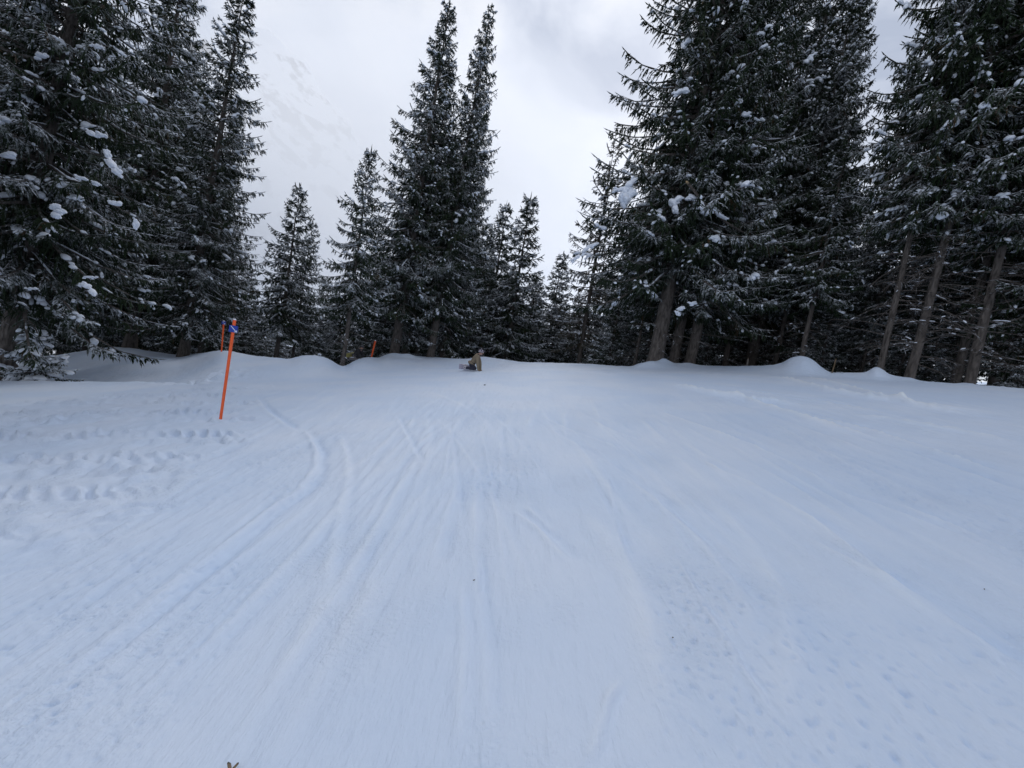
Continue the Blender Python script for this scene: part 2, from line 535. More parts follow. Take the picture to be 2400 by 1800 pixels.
for i in range(260):          # fainter ski and board tracks fanning out along the run
    y1 = _tr.uniform(1.2, 9)
    ln = _tr.uniform(1.2, 6.5)
    Ys_ = np.linspace(y1 * 0.8, y1 * 0.8 + ln, 24)
    xa = _tr.uniform(-4.2, 7.5) * (0.40 + 0.14 * y1)
    b_, c_ = _tr.normal(0, 0.10) + 0.03 * xa, _tr.normal(0, 0.018)
    Xs_ = xa + b_ * (Ys_ - Ys_[0]) + c_ * (Ys_ - Ys_[0])**2
    TRACKS.append((Ys_, Xs_, _tr.uniform(0.002, 0.0065) * (1 if i % 6 else 1.7), _tr.uniform(0.016, 0.05) * (1 + 0.12 * y1), _tr.choice(['ridge', 'groove', 'edge'])))

ROWS = [(2.42, 0.16), (2.85, 0.18), (3.35, 0.30), (3.72, 0.26), (4.35, 0.30), (4.85, 0.30), (5.7, 0.33), (6.15, 0.30), (7.3, 0.4), (8.0, 0.4), (9.2, 0.45), (10.4, 0.45), (11.6, 0.5), (12.6, 0.4)]

def micro(X, Y, loose=None):
    """fine relief; 'loose' collects where snow was thrown up (+) or scraped hard (-)"""
    r = np.hypot(X, Y)
    h = 0.030 * fbm(X * 0.30 + 4, Y * 0.30, 3) + 0.010 * fbm(X * 1.1, Y * 0.5 + 7, 3)
    for (ty, tx, a, w, prof) in TRACKS:
        sel = np.where((Y > ty[0] - 0.2) & (Y < ty[-1] + 0.2) & (X > tx.min() - 5 * w) & (X < tx.max() + 5 * w))[0]
        if not len(sel):
            continue
        yy = Y[sel]
        g = np.interp(yy, ty, tx)
        gp = np.interp(yy, ty, np.gradient(tx, ty))
        d = (X[sel] - g) / np.sqrt(1 + gp * gp) / w
        ln = (ty[-1] - ty[0])
        fade = sstep((yy - ty[0]) / (0.18 * ln)) * sstep((ty[-1] - yy) / (0.3 * ln))
        rough = (0.75 + 0.6 * fbm(X[sel] * 6, yy * 6, 2)) * 1.7
        if prof == 'ridge':
            p = np.exp(-d * d) - 0.5 * np.exp(-((d - 1.6) / 0.9)**2)
        elif prof == 'groove':
            p = -np.exp(-d * d) + 0.45 * np.exp(-((d + 1.7) / 0.8)**2)
        else:
            p = np.exp(-(d / 0.8)**2) - 0.9 * np.exp(-((d - 1.5) / 1.3)**2) * 1.0
        h[sel] += a * p * fade * rough
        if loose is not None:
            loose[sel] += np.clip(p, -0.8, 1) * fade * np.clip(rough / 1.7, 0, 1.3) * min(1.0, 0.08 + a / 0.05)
    # caterpillar prints of the piste machine, left of the run
    near = (r > 2.0) & (r < 15) & (X < 0.5)
    xs, ys = X[near], Y[near]
    add = np.zeros_like(xs)
    for k, (y0, wd) in enumerate(ROWS):
        yl = y0 + 0.035 * (xs + 6) * (1 if k % 2 else 0.6) + 0.08 * fbm(xs * 0.5 + k * 3.1, ys * 0 + k, 2)
        dd = (ys - yl) / wd
        band = np.exp(-(dd**4) * 6)
        ph = xs / (0.205 + 0.01 * (k % 3)) + 1.3 * dd * (1 if k % 2 else -1) + 1.6 * fbm(xs * 1.3, ys * 1.3 + k, 3) + k * 0.37
        cl = np.maximum(0, np.sin(2 * math.pi * ph) + 0.15)
        left = X_at(640 - 40 * (k % 2) - (330 if k < 2 else (180 if k < 4 else (90 if k < 6 else 0))), y0)
        m_ = sstep((left + 0.5 * fbm(ys * 3 + k, xs * 0 + 1, 2) - xs) / 0.9) * np.clip(0.75 + 2.0 * fbm(xs * 0.7 + 11 * k, ys * 0.45, 3), 0, 1.3)
        amp = 0.035 if k < 2 else (0.12 if k < 8 else 0.15)
        add += band * m_ * amp * (cl * (0.7 + 0.6 * fbm(xs * 5, ys * 5, 2)) - 0.35 + 0.5 * fbm(xs * 7, ys * 7, 2))
    lump = np.maximum(0, perlin(xs * 4.2 + 0.9 * ys, ys * 3.0)) + 0.7 * np.maximum(0, perlin(xs * 7.5 - 2.0 * ys, ys * 6.0 + 4))
    area = sstep((X_at(560, 5.0) * ys / 5.0 + 0.9 * fbm(ys * 1.2, xs * 0.2 + 5, 2) - xs) / 1.4) * sstep((ys - 2.2) / 0.9) * np.clip(0.5 + 1.6 * fbm(xs * 0.5, ys * 0.8 + 3, 3), 0.05, 1)
    add += 0.20 * area * lump
    h[near] += add
    # churned, crumbly patches
    pat = sstep((fbm(X * 0.55 + 31, Y * 0.30 - 8, 3) - 0.02) / 0.22)
    fine = fbm(X * 11, Y * 7, 3)
    crumb = np.minimum(0, perlin(X * 23 + 3, Y * 23) + 0.18)
    h += np.where(r < 9, (0.020 * fine + 0.038 * crumb) * pat * (1 - sstep((r - 5) / 4)), 0)
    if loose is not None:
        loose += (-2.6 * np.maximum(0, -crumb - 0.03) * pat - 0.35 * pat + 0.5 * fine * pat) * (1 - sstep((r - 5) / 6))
    z = np.maximum(HC * sa + Y * ca, 0.3)
    u = 1200 + F * X / z
    # chopped snow: foot of the left bank, around the kneeling rider, and at right
    for (cu, cy, su, sy, a) in ((500, 14.2, 1.2, 1.1, 0.42), (420, 13.7, 1.4, 0.5, 0.2), (1090, 18.5, 2.2, 1.6, 0.07), (1680, 9.3, 1.6, 0.9, 0.05), (1880, 6.6, 1.3, 0.6, 0.035), (1760, 15.5, 2.0, 0.6, 0.08), (920, 21, 3, 1.2, 0.08)):
        g = np.exp(-(((X - X_at(cu, cy)) / su)**2 + ((Y - cy) / sy)**2))
        h += a * g * (fbm(X * 2.6, Y * 2.6, 4) + 0.6 * fbm(X * 5 + 3, Y * 2 + 5, 2))
    ys_, yc_ = np.interp(u, _ug, _ys), np.interp(u, _ug, _yc)
    edge = np.exp(-((Y - yc_) / 1.2)**2) * (r > 9)
    h += edge * (0.035 * fbm(X * 2.2, Y * 2.2, 4) + 0.10 * np.maximum(0, fbm(X * 4.5 + 8, Y * 4.5, 2) - 0.22))
    h += np.where((u < 640) & (r > 9), 0.05 * np.exp(-((Y - ys_ + 0.25) / 0.35)**2) * (0.4 + 1.6 * np.maximum(0, fbm(X * 3.0, Y * 3.0, 3))), 0)
    return h

def ground_h(u, Y):
    X = np.array([X_at(u, Y)])
    return float(macro(X, np.array([float(Y)]))[0])

def build_ground():
    rr = [0.55]
    while rr[-1] < 4500:
        r = rr[-1]
        if r < 30:
            dr = min(max(r * r / (HC * F) * 2.6, 0.011), 0.125)
        elif r < 75:
            dr = 0.6
        else:
            dr = r * 0.09
        rr.append(r + dr)
    rr = np.array(rr)
    th = np.concatenate([np.linspace(-R_(56), R_(56), 560), np.linspace(R_(56), R_(304), 62)[1:-1]])
    nr, na = len(rr), len(th)
    X = (rr[:, None] * np.sin(th)[None, :]).ravel()
    Y = (rr[:, None] * np.cos(th)[None, :]).ravel()
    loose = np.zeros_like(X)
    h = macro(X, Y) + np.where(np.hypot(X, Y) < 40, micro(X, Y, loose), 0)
    P = W(X, Y, h)
    c = W(0.0, 0.0, 0.0)
    P = np.concatenate([P, c[None, :]])
    i = np.arange(nr - 1)[:, None] * na
    j = np.arange(na)[None, :]
    j2 = (j + 1) % na
    q = np.stack([i + j, i + na + j, i + na + j2, i + j2], -1).reshape(-1, 4)[:, ::-1]
    faces = q
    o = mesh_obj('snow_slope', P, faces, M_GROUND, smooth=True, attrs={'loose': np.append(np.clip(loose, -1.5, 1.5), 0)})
    # closing fan at the photographer's feet
    fan = [(nr * na, (k + 1) % na, k) for k in range(na)]
    cap = mesh_obj('snow_underfoot', np.concatenate([P[:na], c[None, :]]), [(na, (k + 1) % na, k) for k in range(na)], M_GROUND, smooth=True)
    cap.parent = o
    tag(o, 'groomed bluish white ski run with tracks, banks and hollows of snow', None, None, 'structure')
    return o
ground = build_ground()

# ------------------------------------------------------------------ mountain half lost in cloud
def build_mountain():
    d0 = 2600.0
    pk = CAM + (fw + CR * (628 - 1200) / F + CU * (900 - 70) / F) * d0
    side = np.array([1.0, 0, 0]); dep = np.array([0, 1.0, 0])
    n1, n2 = 220, 130
    a = np.linspace(-2200, 2600, n1)
    b = np.linspace(-1500, 900, n2)
    A, B = np.meshgrid(a, b, indexing='ij')
    # main crest runs across the view and drops to the right
    crest = -np.abs(A) * np.where(A > 0, 0.66, 0.30) - 260 * (1 - np.exp(-(A / 700)**2))
    hgt = crest - np.abs(B + 60 * np.sin(A / 300)) * 0.85
    rg = fbm(A / 420 + 3, B / 420 + 8, 6, ridged=True)
    hgt = hgt + 170 * (rg - 0.45) * np.clip((np.hypot(A, B)) / 250, 0.15, 1)
    hgt = np.maximum(hgt, -2300 + 0 * A)
    P = pk[None, None, :] + A[..., None] * side + B[..., None] * dep
    P[..., 2] = pk[2] + hgt
    P = P.reshape(-1, 3)
    i = np.arange(n1 - 1)[:, None] * n2
    j = np.arange(n2 - 1)[None, :]
    q = np.stack([i + j, i + n2 + j, i + n2 + j + 1, i + j + 1], -1).reshape(-1, 4)
    mt, t, bs = mat_new('snowy_rock')
    ge = nd(t, 'ShaderNodeNewGeometry')
    sx = nd(t, 'ShaderNodeSeparateXYZ')
    t.links.new(ge.outputs['Normal'], sx.inputs[0])
    n = nd(t, 'ShaderNodeTexNoise')
    n.inputs['Scale'].default_value = 0.011
    n.inputs['Detail'].default_value = 9
    n.inputs['Roughness'].default_value = 0.65
    t.links.new(ge.outputs['Position'], n.inputs[0])
    ad = nd(t, 'ShaderNodeMath', operation='MULTIPLY_ADD')
    t.links.new(n.outputs[0], ad.inputs[0])
    ad.inputs[1].default_value = 0.9
    t.links.new(sx.outputs['Z'], ad.inputs[2])
    rp = nd(t, 'ShaderNodeValToRGB')
    rp.color_ramp.elements[0].position = 0.90
    rp.color_ramp.elements[0].color = (0.04, 0.042, 0.05, 1)
    rp.color_ramp.elements[1].position = 1.02
    rp.color_ramp.elements[1].color = (0.82, 0.85, 0.9, 1)
    t.links.new(ad.outputs[0], rp.inputs[0])
    t.links.new(rp.outputs[0], bs.inputs['Base Color'])
    bs.inputs['Roughness'].default_value = 0.9
    o = mesh_obj('mountain', P, q, mt, smooth=True)
    tag(o, 'faint snowy rock peak showing through the clouds', None, None, 'structure')
    return pk
PEAK = build_mountain()

def build_cloud():
    # a bank of cloud between the trees and the mountain
    mt = bpy.data.materials.new('cloud_vapour')
    mt.use_nodes = True
    t = mt.node_tree
    t.nodes.clear()
    o_ = nd(t, 'ShaderNodeOutputMaterial')
    v = nd(t, 'ShaderNodeVolumePrincipled')
    v.inputs['Color'].default_value = (0.997, 0.998, 1.0, 1)
    v.inputs['Density'].default_value = 0.0058
    v.inputs['Anisotropy'].default_value = 0.0
    t.links.new(v.outputs[0], o_.inputs['Volume'])
    V, Fc = icosphere(4)
    ctr = CAM + (fw + CR * (900 - 1200) / F + CU * (900 - 480) / F) * 1500
    n = 1 + 0.25 * fbm(V[:, 0] * 1.9 + 4, V[:, 2] * 1.9, 4)
    th = np.abs(V[:, 1]) * V[:, 1] * 230 * (1 - 0.6 * V[:, 2]) + 40 * fbm(V[:, 0] * 4, V[:, 2] * 4, 3) * V[:, 1]
    P = ctr + np.column_stack([V[:, 0] * 1150 * n, th, V[:, 2] * 880 * n])
    o = mesh_obj('cloud_bank', P, Fc, mt, smooth=True)
    tag(o, 'pale bank of cloud hanging in front of the mountain', 'cloud', None, 'stuff')
build_cloud()

# ------------------------------------------------------------------ conifers
def rot_z(v, a):
    c, s = np.cos(a), np.sin(a)
    return np.stack([v[..., 0] * c - v[..., 1] * s, v[..., 0] * s + v[..., 1] * c, v[..., 2]], -1)

class Twigs:
    def __init__(s):
        s.b, s.d, s.l, s.w, s.f, s.t, s.k = [], [], [], [], [], [], []
    def add(s, b, d, l, w, f, t, kind):
        n = len(b)
        s.b.append(b); s.d.append(d)
        for lst, val in ((s.l, l), (s.w, w), (s.f, f), (s.t, t)):
            lst.append(np.broadcast_to(np.asarray(val, float), (n,)))
        s.k.append(np.full(n, kind))
    def build(s, name, mat, parent):
        b, d = np.concatenate(s.b), np.concatenate(s.d)
        l, w, f, t, k = [np.concatenate(x) for x in (s.l, s.w, s.f, s.t, s.k)]
        d = d / (np.linalg.norm(d, axis=1, keepdims=True) + 1e-9)
        hx = np.cross(d, np.array([0, 0, 1.0]))
        hx /= np.linalg.norm(hx, axis=1, keepdims=True) + 1e-6
        hz = np.cross(hx, d)
        # three sides: a flat underside and two sloping upper faces, like a needle-covered spray
        ring = [(1.0, -0.25), (0.0, 0.72), (-1.0, -0.25)]
        V, Fc, fr, ti, off = [], [], [], [], 0
        for kind in (0, 1):
            s_ = k == kind
            n = int(s_.sum())
            if not n:
                continue
            B, D, L_, W_ = b[s_], d[s_], l[s_][:, None], w[s_][:, None]
            HX, HZ = hx[s_], hz[s_]
            at = 0.38 if kind == 0 else 0.10
            rg = [B + D * L_ * at + W_ * (c * HX + e_ * HZ) for c, e_ in ring]
            tip = B + D * L_
            if kind == 0:
                vv = np.stack([B] + rg + [tip], 1)
                tri = np.array([(0, 2, 1), (0, 3, 2), (0, 1, 3), (1, 2, 4), (2, 3, 4), (3, 1, 4)])
                m_ = 5
            else:
                vv = np.stack(rg + [tip], 1)
                tri = np.array([(0, 1, 3), (1, 2, 3), (2, 0, 3)])
                m_ = 4
            V.append(vv.reshape(-1, 3))
            Fc.append((np.arange(n)[:, None, None] * m_ + tri[None] + off).reshape(-1, 3))
            fr.append(np.repeat(f[s_], m_)); ti.append(np.repeat(t[s_], m_))
            off += n * m_
        return mesh_obj(name, np.concatenate(V), np.concatenate(Fc), mat, parent, False, {'frost': np.concatenate(fr), 'tint': np.concatenate(ti)})

class Blobs:
    """soft lumps of snow lying on branches"""
    def __init__(s):
        s.v, s.f, s.n = [], [], 0
    def add(s, p, r, ax, stretch, rng, ico=ICO1, flat=0.78):
        V, Fc = ico
        q = V * (1 + 0.10 * rng.randn(len(V), 1))
        q = q * np.array([stretch, 1.0, flat])
        q[:, 2] = np.where(q[:, 2] < -0.25, -0.25 + (q[:, 2] + 0.25) * 0.3, q[:, 2])
        ax = np.array(ax, float)
        ax = ax / (np.linalg.norm(ax) + 1e-9)
        sd = np.cross([0, 0, 1.0], ax)
        sd /= np.linalg.norm(sd) + 1e-6
        upv = np.cross(ax, sd)
        s.v.append(p + r * (q[:, :1] * ax + q[:, 1:2] * sd + q[:, 2:] * upv))
        s.f.append(Fc + s.n)
        s.n += len(V)
    def build(s, name, mat, parent):
        return mesh_obj(name, np.concatenate(s.v), np.concatenate(s.f), mat, parent, True)

def grow(name, seed, H, crown_from, R, base_r, whorl=0.40, per=5.5, dens=13, hang=1.0, shape=0.85, ter=5, frost=0.5, snow=0.35, snow_r=0.13,
         dead=0, twig=1.0, low_ramp=0.75, mat=None, top_pitch=38, low_pitch=-14, droop=26, bare=0.0):
    """one conifer standing at the origin: trunk, limb, crown, snow and, if it has any, dead branches"""
    rng = np.random.RandomState(seed)
    mat = mat or M_NEEDLE
    root = empty(name, (0, 0, 0))
    # trunk
    zs = np.concatenate([[-0.9, 0.0, 0.25, 0.7], np.linspace(1.6, H, 18)])
    t = np.clip(zs / H, 0, 1)
    rad = base_r * ((1 - t)**0.9 * 0.98 + 0.012) + base_r * 0.22 * np.exp(-np.maximum(zs, 0) / 0.35)
    wob = np.cumsum(rng.randn(len(zs), 2) * 0.013, 0) * (zs[:, None] > 1)
    g = Geo()
    g.tube(np.column_stack([wob[:, 0], wob[:, 1], zs]), rad, 11, True)
    g.v[0] = g.v[0] + rng.randn(*g.v[0].shape) * 0.035 * base_r
    g.build('trunk', M_BARK, root)
    cx = lambda z: np.array([np.interp(z, zs, wob[:, 0]), np.interp(z, zs, wob[:, 1]), z])
    tr = lambda z: np.interp(z, zs, rad)
    tw, limb, bl = Twigs(), Geo(), Blobs()
    z = crown_from
    while z < H - 0.15:
        tt = (z - crown_from) / (H - crown_from)
        nb = max(3, int(round(rng.normal(per * (0.66 + 0.34 * (1 - tt)), 0.8))))
        a0 = rng.uniform(0, 6.28)
        for k in range(nb):
            az = a0 + 6.283 * k / nb + rng.normal(0, 0.25)
            zz = z + rng.uniform(-0.2, 0.2)
            L = R * max(0.04, (1 - tt))**shape * (low_ramp + (1 - low_ramp) * min(1, tt / 0.15)) * rng.choice([rng.uniform(0.72, 1.05), rng.uniform(0.45, 0.8), rng.uniform(0.95, 1.14)], p=[0.64, 0.24, 0.12]) + 0.26
            if rng.rand() < bare:
                continue
            n = 9
            s = np.linspace(0, 1, n)
            p0 = R_(low_pitch + (top_pitch - low_pitch) * tt**0.8 + rng.normal(0, 6))
            dr = R_(droop * (0.5 + 0.5 * min(1, L / 2.5)) * rng.uniform(0.6, 1.3))
            ang = p0 - dr * np.sin(math.pi * s**0.85) + R_(16) * s**2.2
            ds = L / (n - 1)
            sp = np.zeros((n, 3))
            sp[1:, 0] = np.cumsum(np.cos(ang[1:])) * ds
            sp[1:, 2] = np.cumsum(np.sin(ang[1:])) * ds
            sp[:, 1] = L * 0.10 * rng.normal(0, 1) * s**2
            o_ = cx(min(zz, H - 0.1))
            pts = rot_z(sp, az) + o_
            limb.tube(pts[::2], np.linspace(min(0.012 + 0.016 * L, tr(zz) * 0.7), 0.006, 5), 3, False)
            # side sprays
            m_ = int(L * dens) + 4
            lo = 0.06
            sk = lo + (1 - lo) * np.sort(rng.rand(m_))**0.9
            pos = np.stack([np.interp(sk, s, pts[:, i]) for i in range(3)], 1)
            hd = np.stack([np.interp(sk, s, np.gradient(pts[:, i])) for i in range(3)], 1)
            hd /= np.linalg.norm(hd, axis=1, keepdims=True)
            side = np.where(rng.rand(m_) < 0.5, -1, 1)
            be = np.radians(rng.uniform(28, 68, m_)) * side
            d = rot_z(hd, be)
            l = (0.16 + 0.28 * L**0.55 * (1 - sk)**0.65) * rng.uniform(0.65, 1.25, m_) * twig
            pit = -np.radians(rng.uniform(8, 58, m_)) * hang * np.clip(0.35 + 1.1 * (1 - tt) , 0.4, 1.0)
            d[:, 2] = 0
            d /= np.linalg.norm(d, axis=1, keepdims=True)
            d1 = d * np.cos(pit)[:, None]; d1[:, 2] = np.sin(pit)
            pit2 = pit - np.radians(18) * hang
            d2 = d * np.cos(pit2)[:, None]; d2[:, 2] = np.sin(pit2)
            bf = np.clip(rng.choice([0.10, 1.0], p=[max(0, 1 - frost), min(1, frost)]) + rng.normal(0, 0.18), 0, 1.25)
            bt = rng.uniform(0, 0.75)
            fr = np.clip(bf + rng.normal(0, 0.25, m_), 0, 1.2)
            ti = np.clip(bt + rng.normal(0, 0.18, m_), 0, 1)
            wdt = (0.026 + 0.014 * rng.rand(m_)) * (0.8 + 0.2 * twig)
            tw.add(pos, d1, l * 0.66, wdt, fr, ti, 0)
            q2 = pos + d1 * (l * 0.50)[:, None]
            tw.add(q2, d2, l * 0.60, wdt * 0.85, fr, ti, 0)
            for _ in range(ter):
                fq = rng.uniform(0.12, 0.95, m_)
                bp_ = pos + d1 * (l * 0.5 * fq)[:, None] + np.where(fq > 0.5, 1, 0)[:, None] * d2 * (l * 0.5 * (fq - 0.5))[:, None]
                dd = rot_z(d, np.radians(rng.uniform(25, 75, m_)) * np.where(rng.rand(m_) < 0.5, -1, 1))
                pp = pit - np.radians(rng.uniform(-14, 34, m_)) * hang
                dd = dd * np.cos(pp)[:, None]
                dd[:, 2] = np.sin(pp)
                tw.add(bp_, dd, (0.09 + 0.22 * l * (1.1 - fq)) * rng.uniform(0.8, 1.35, m_) * (0.7 + 0.3 * twig), wdt * 0.80, fr * rng.uniform(0.5, 1.1, m_), np.clip(ti + rng.normal(0, 0.1, m_), 0, 1), 1)
            # leading shoots along the branch
            s2 = np.linspace(0.2, 1.0, 8 + int(5 * L))
            pos2 = np.stack([np.interp(s2, s, pts[:, i]) for i in range(3)], 1)
            hd2 = np.stack([np.interp(s2, s, np.gradient(pts[:, i])) for i in range(3)], 1)
            hd2[:, 2] += 0.15 * np.linalg.norm(hd2, axis=1)
            tw.add(pos2, hd2, (0.16 + 0.035 * L) * rng.uniform(0.7, 1.2, len(s2)), 0.036, np.clip(bf + 0.3, 0, 1.3), bt, 0)
            # snow lying on it
            if rng.rand() < snow * min(1, 0.45 + L / 2):
                c0 = rng.uniform(0.25, 0.9)
                nbl = rng.randint(3, 10)
                big = rng.uniform(0.45, 1.2) * min(1, 0.4 + L / 2.5)
                for q in range(nbl):
                    rr_ = snow_r * big * rng.uniform(0.35, 1.0)**1.3
                    if q % 2:
                        kq = int(np.clip(np.searchsorted(sk, c0) + rng.randint(-4, 5), 0, m_ - 1))
                        p = pos[kq] + d1[kq] * l[kq] * rng.uniform(0.05, 0.75)
                        ax = d1[kq]
                    else:
                        sq = np.clip(c0 + rng.normal(0, 1.0) * snow_r * big * 1.5 / max(L, 0.6), 0.08, 0.99)
                        p = np.array([np.interp(sq, s, pts[:, i]) for i in range(3)])
                        ax = np.array([np.interp(sq, s, np.gradient(pts[:, i])) for i in range(3)])
                    bl.add(p + np.array([0, 0, 0.35 * rr_ + 0.015]), rr_, ax, rng.uniform(0.85, 1.35), rng, ICO1 if rr_ > 0.075 else ICO0)
            if L > 1.2 and rng.rand() < 0.30:        # a line of snow along the bare inner limb
                c1 = rng.uniform(0.05, 0.35)
                for q in range(rng.randint(2, 5)):
                    sq = c1 + 0.11 * q
                    p = np.array([np.interp(sq, s, pts[:, i]) for i in range(3)])
                    ax = np.array([np.interp(sq, s, np.gradient(pts[:, i])) for i in range(3)])
                    bl.add(p + np.array([0, 0, 0.045]), rng.uniform(0.03, 0.055), ax, L * 0.09 / 0.045 * rng.uniform(0.7, 1.1), rng, ICO0)
            if rng.rand() < snow * 1.2:
                for q in rng.choice(m_, min(m_, rng.randint(1, 5)), replace=False):
                    p = pos[q] + d1[q] * l[q] * rng.uniform(0.2, 0.7) + np.array([0, 0, 0.03])
                    bl.add(p, rng.uniform(0.035, 0.085), d1[q], rng.uniform(1.2, 2.4), rng, ICO0)
        z += whorl * rng.uniform(0.8, 1.2) * (1.05 if tt > 0.55 else 0.9)
    # leader
    tw.add(np.array([cx(H - 0.25)]), np.array([[0.02, 0.01, 1.0]]), 0.75, 0.04, 0.5, 0.3, 0)
    # dead branches on the lower trunk
    if dead:
        st, dg = Twigs(), Geo()
        for _ in range(dead):
            zz = rng.uniform(0.7, crown_from + 2.5)
            az = rng.uniform(0, 6.283)
            L = rng.uniform(0.5, 2.0) * R / 2.6
            s = np.linspace(0, 1, 6)
            ang = R_(rng.uniform(-12, 14)) - R_(rng.uniform(5, 45)) * s
            sp = np.zeros((6, 3))
            sp[1:, 0] = np.cumsum(np.cos(ang[1:])) * L / 5
            sp[1:, 2] = np.cumsum(np.sin(ang[1:])) * L / 5
            sp[:, 1] = rng.normal(0, 0.12) * L * s**2
            pts = rot_z(sp, az) + cx(zz)
            dg.tube(pts, np.linspace(0.022, 0.006, 6), 4, False)
            m_ = rng.randint(4, 11)
            sk = rng.uniform(0.25, 1, m_)
            pos = np.stack([np.interp(sk, s, pts[:, i]) for i in range(3)], 1)
            hd = np.stack([np.interp(sk, s, np.gradient(pts[:, i])) for i in range(3)], 1)
            dd = rot_z(hd, np.radians(rng.uniform(25, 70, m_)) * np.where(rng.rand(m_) < 0.5, -1, 1))
            dd /= np.linalg.norm(dd, axis=1, keepdims=True)
            dd[:, 2] -= rng.uniform(0, 0.5, m_)
            st.add(pos, dd, rng.uniform(0.15, 0.5, m_), 0.009, rng.uniform(0, 1.2, m_), rng.rand(m_), 0)
            if rng.rand() < 0.3:
                for q in range(rng.randint(1, 3)):
                    sq = rng.uniform(0.1, 0.9)
                    p = np.array([np.interp(sq, s, pts[:, i]) for i in range(3)])
                    ax = np.array([np.interp(sq, s, np.gradient(pts[:, i])) for i in range(3)])
                    bl.add(p + np.array([0, 0, 0.03]), rng.uniform(0.02, 0.04), ax, rng.uniform(2, 5), rng, ICO0)
        tag(st.build('dead_twig', M_STICK, root), kind='stuff')
        tag(dg.build('dead_branch', M_BARK, root), kind='stuff')
    tag(limb.build('limb', M_BARK, root, False), kind='stuff')
    tag(tw.build('crown', mat, root), kind='stuff')
    tag(bl.build('branch_snow', M_SNOW, root), kind='stuff')
    root['height'] = H
    return root

PROTO = {
    'wide':   grow('spruce', 11, 28.0, 4.8, 5.3, 0.34, whorl=0.42, per=8.0, dens=10.5, shape=0.74, ter=4, frost=0.50, snow=0.85, snow_r=0.15, dead=16, twig=1.3, low_ramp=0.92, hang=1.2),
    'tall':   grow('spruce', 12, 26.0, 4.0, 4.8, 0.33, whorl=0.43, per=7.6, dens=9.3, shape=0.95, ter=4, frost=0.48, snow=0.60, snow_r=0.14, dead=14, twig=1.25, hang=1.2),
    'narrow': grow('spruce', 13, 24.0, 2.2, 3.8, 0.30, whorl=0.40, per=7.2, dens=9.6, shape=0.68, ter=4, frost=0.38, snow=0.5, snow_r=0.14, dead=10, twig=1.2, hang=1.15),
    'bare':   grow('spruce', 14, 25.0, 6.2, 3.7, 0.155, whorl=0.42, per=6.6, dens=11, shape=0.66, ter=4, frost=0.55, snow=0.7, snow_r=0.14, dead=80, bare=0.05, low_ramp=0.55, twig=1.25, hang=1.2),
    'open':   grow('spruce', 15, 13.0, 4.0, 2.4, 0.14, whorl=0.32, per=5.6, dens=11, shape=0.90, ter=3, frost=0.42, snow=0.3, snow_r=0.10, dead=22, low_ramp=0.8, hang=1.15),
    'young':  grow('spruce', 16, 11.0, 0.4, 2.2, 0.14, whorl=0.32, per=6.4, dens=11, shape=0.85, ter=3, frost=0.50, snow=0.4, snow_r=0.09, dead=0, twig=1.1),
    'larch':  grow('larch', 17, 17.0, 3.0, 2.6, 0.17, whorl=0.42, per=4.4, dens=8, shape=0.62, ter=3, frost=0.40, snow=0.3, snow_r=0.09, dead=18, bare=0.2, low_ramp=0.7, mat=M_LARCH, droop=14),
    'sapling': grow('spruce_sapling', 18, 2.6, 0.15, 1.15, 0.05, whorl=0.24, per=5, dens=12, shape=0.7, ter=3, frost=1.3, snow=3.0, snow_r=0.27, dead=0, twig=0.8),
}
FIRST = {k: True for k in PROTO}

def children(o):
    return [c for c in o.children]

def copy_tree(o):
    c = o.copy()
    col.objects.link(c)
    for ch in children(o):
        k = ch.copy()
        k.parent = c
        col.objects.link(k)
    return c

def plant(kind, u, Y, label, cat='spruce tree', group=None, vtop=None, height=None, wide=1.0, tilt=0.0, turn=None, sink=0.05, seed=[100]):
    """stand a tree on the snow below photograph column u, Y metres up the run; vtop is the row its tip reaches"""
    seed[0] += 1
    rng = random.Random(seed[0])
    if FIRST[kind]:
        o = PROTO[kind]
        FIRST[kind] = False
    else:
        o = copy_tree(PROTO[kind])
    h = ground_h(u, Y)
    base = W(X_at(u, Y, h), Y, h - sink)
    axis = np.array([0, 0, 1.0]) + math.tan(R_(tilt)) * CR
    axis /= np.linalg.norm(axis)
    Hm = PROTO[kind]['height']
    if vtop is not None:
        lo, hi = 1.0, 60.0
        for _ in range(40):
            md = (lo + hi) / 2
            if project(base + axis * md)[1] > vtop:
                lo = md
            else:
                hi = md
        height = lo
    s = (height or Hm) / Hm
    o.location = base
    q = Vector((0, 0, 1)).rotation_difference(Vector(axis))
    o.rotation_mode = 'QUATERNION'
    o.rotation_quaternion = q @ Matrix.Rotation(turn if turn is not None else rng.uniform(0, 6.283), 3, 'Z').to_quaternion()
    o.scale = (s * wide, s * wide, s)
    tag(o, label, cat, group)
    return o

G_L, G_M, G_R = 'spruces at the left edge of the run', 'spruces in the middle of the tree line', 'spruces at the right edge of the run'
# left of the run
L1 = plant('wide', 6, 14.6, 'huge near spruce at the left picture edge with long snow-laden boughs', group=G_L, height=25, wide=1.0, tilt=5, turn=0.4)
plant('tall', -70, 20, 'spruce whose thin upper trunk shows against the sky at the left picture edge', group=G_L, height=25, tilt=4, wide=0.85)
plant('tall', 303, 24.5, 'tall brownish spruce between the huge left one and the pointed spruce', group=G_L, height=25, tilt=2, wide=1.05)
plant('narrow', 272, 26.5, 'dark trunk standing leftmost in the row above the snowy hollow', group=G_L, height=23, tilt=2)
plant('narrow', 336, 27, 'trunk third from left in the row above the snowy hollow', group=G_L, height=22, tilt=2)
plant('narrow', 367, 29, 'slim trunk right before the pointed spruce above the hollow', group=G_L, height=21, tilt=2)
plant('narrow', 428, 22.3, 'dense pointed spruce just left of the two orange poles', group=G_L, vtop=-14, tilt=2.6, wide=1.08, turn=2.0)
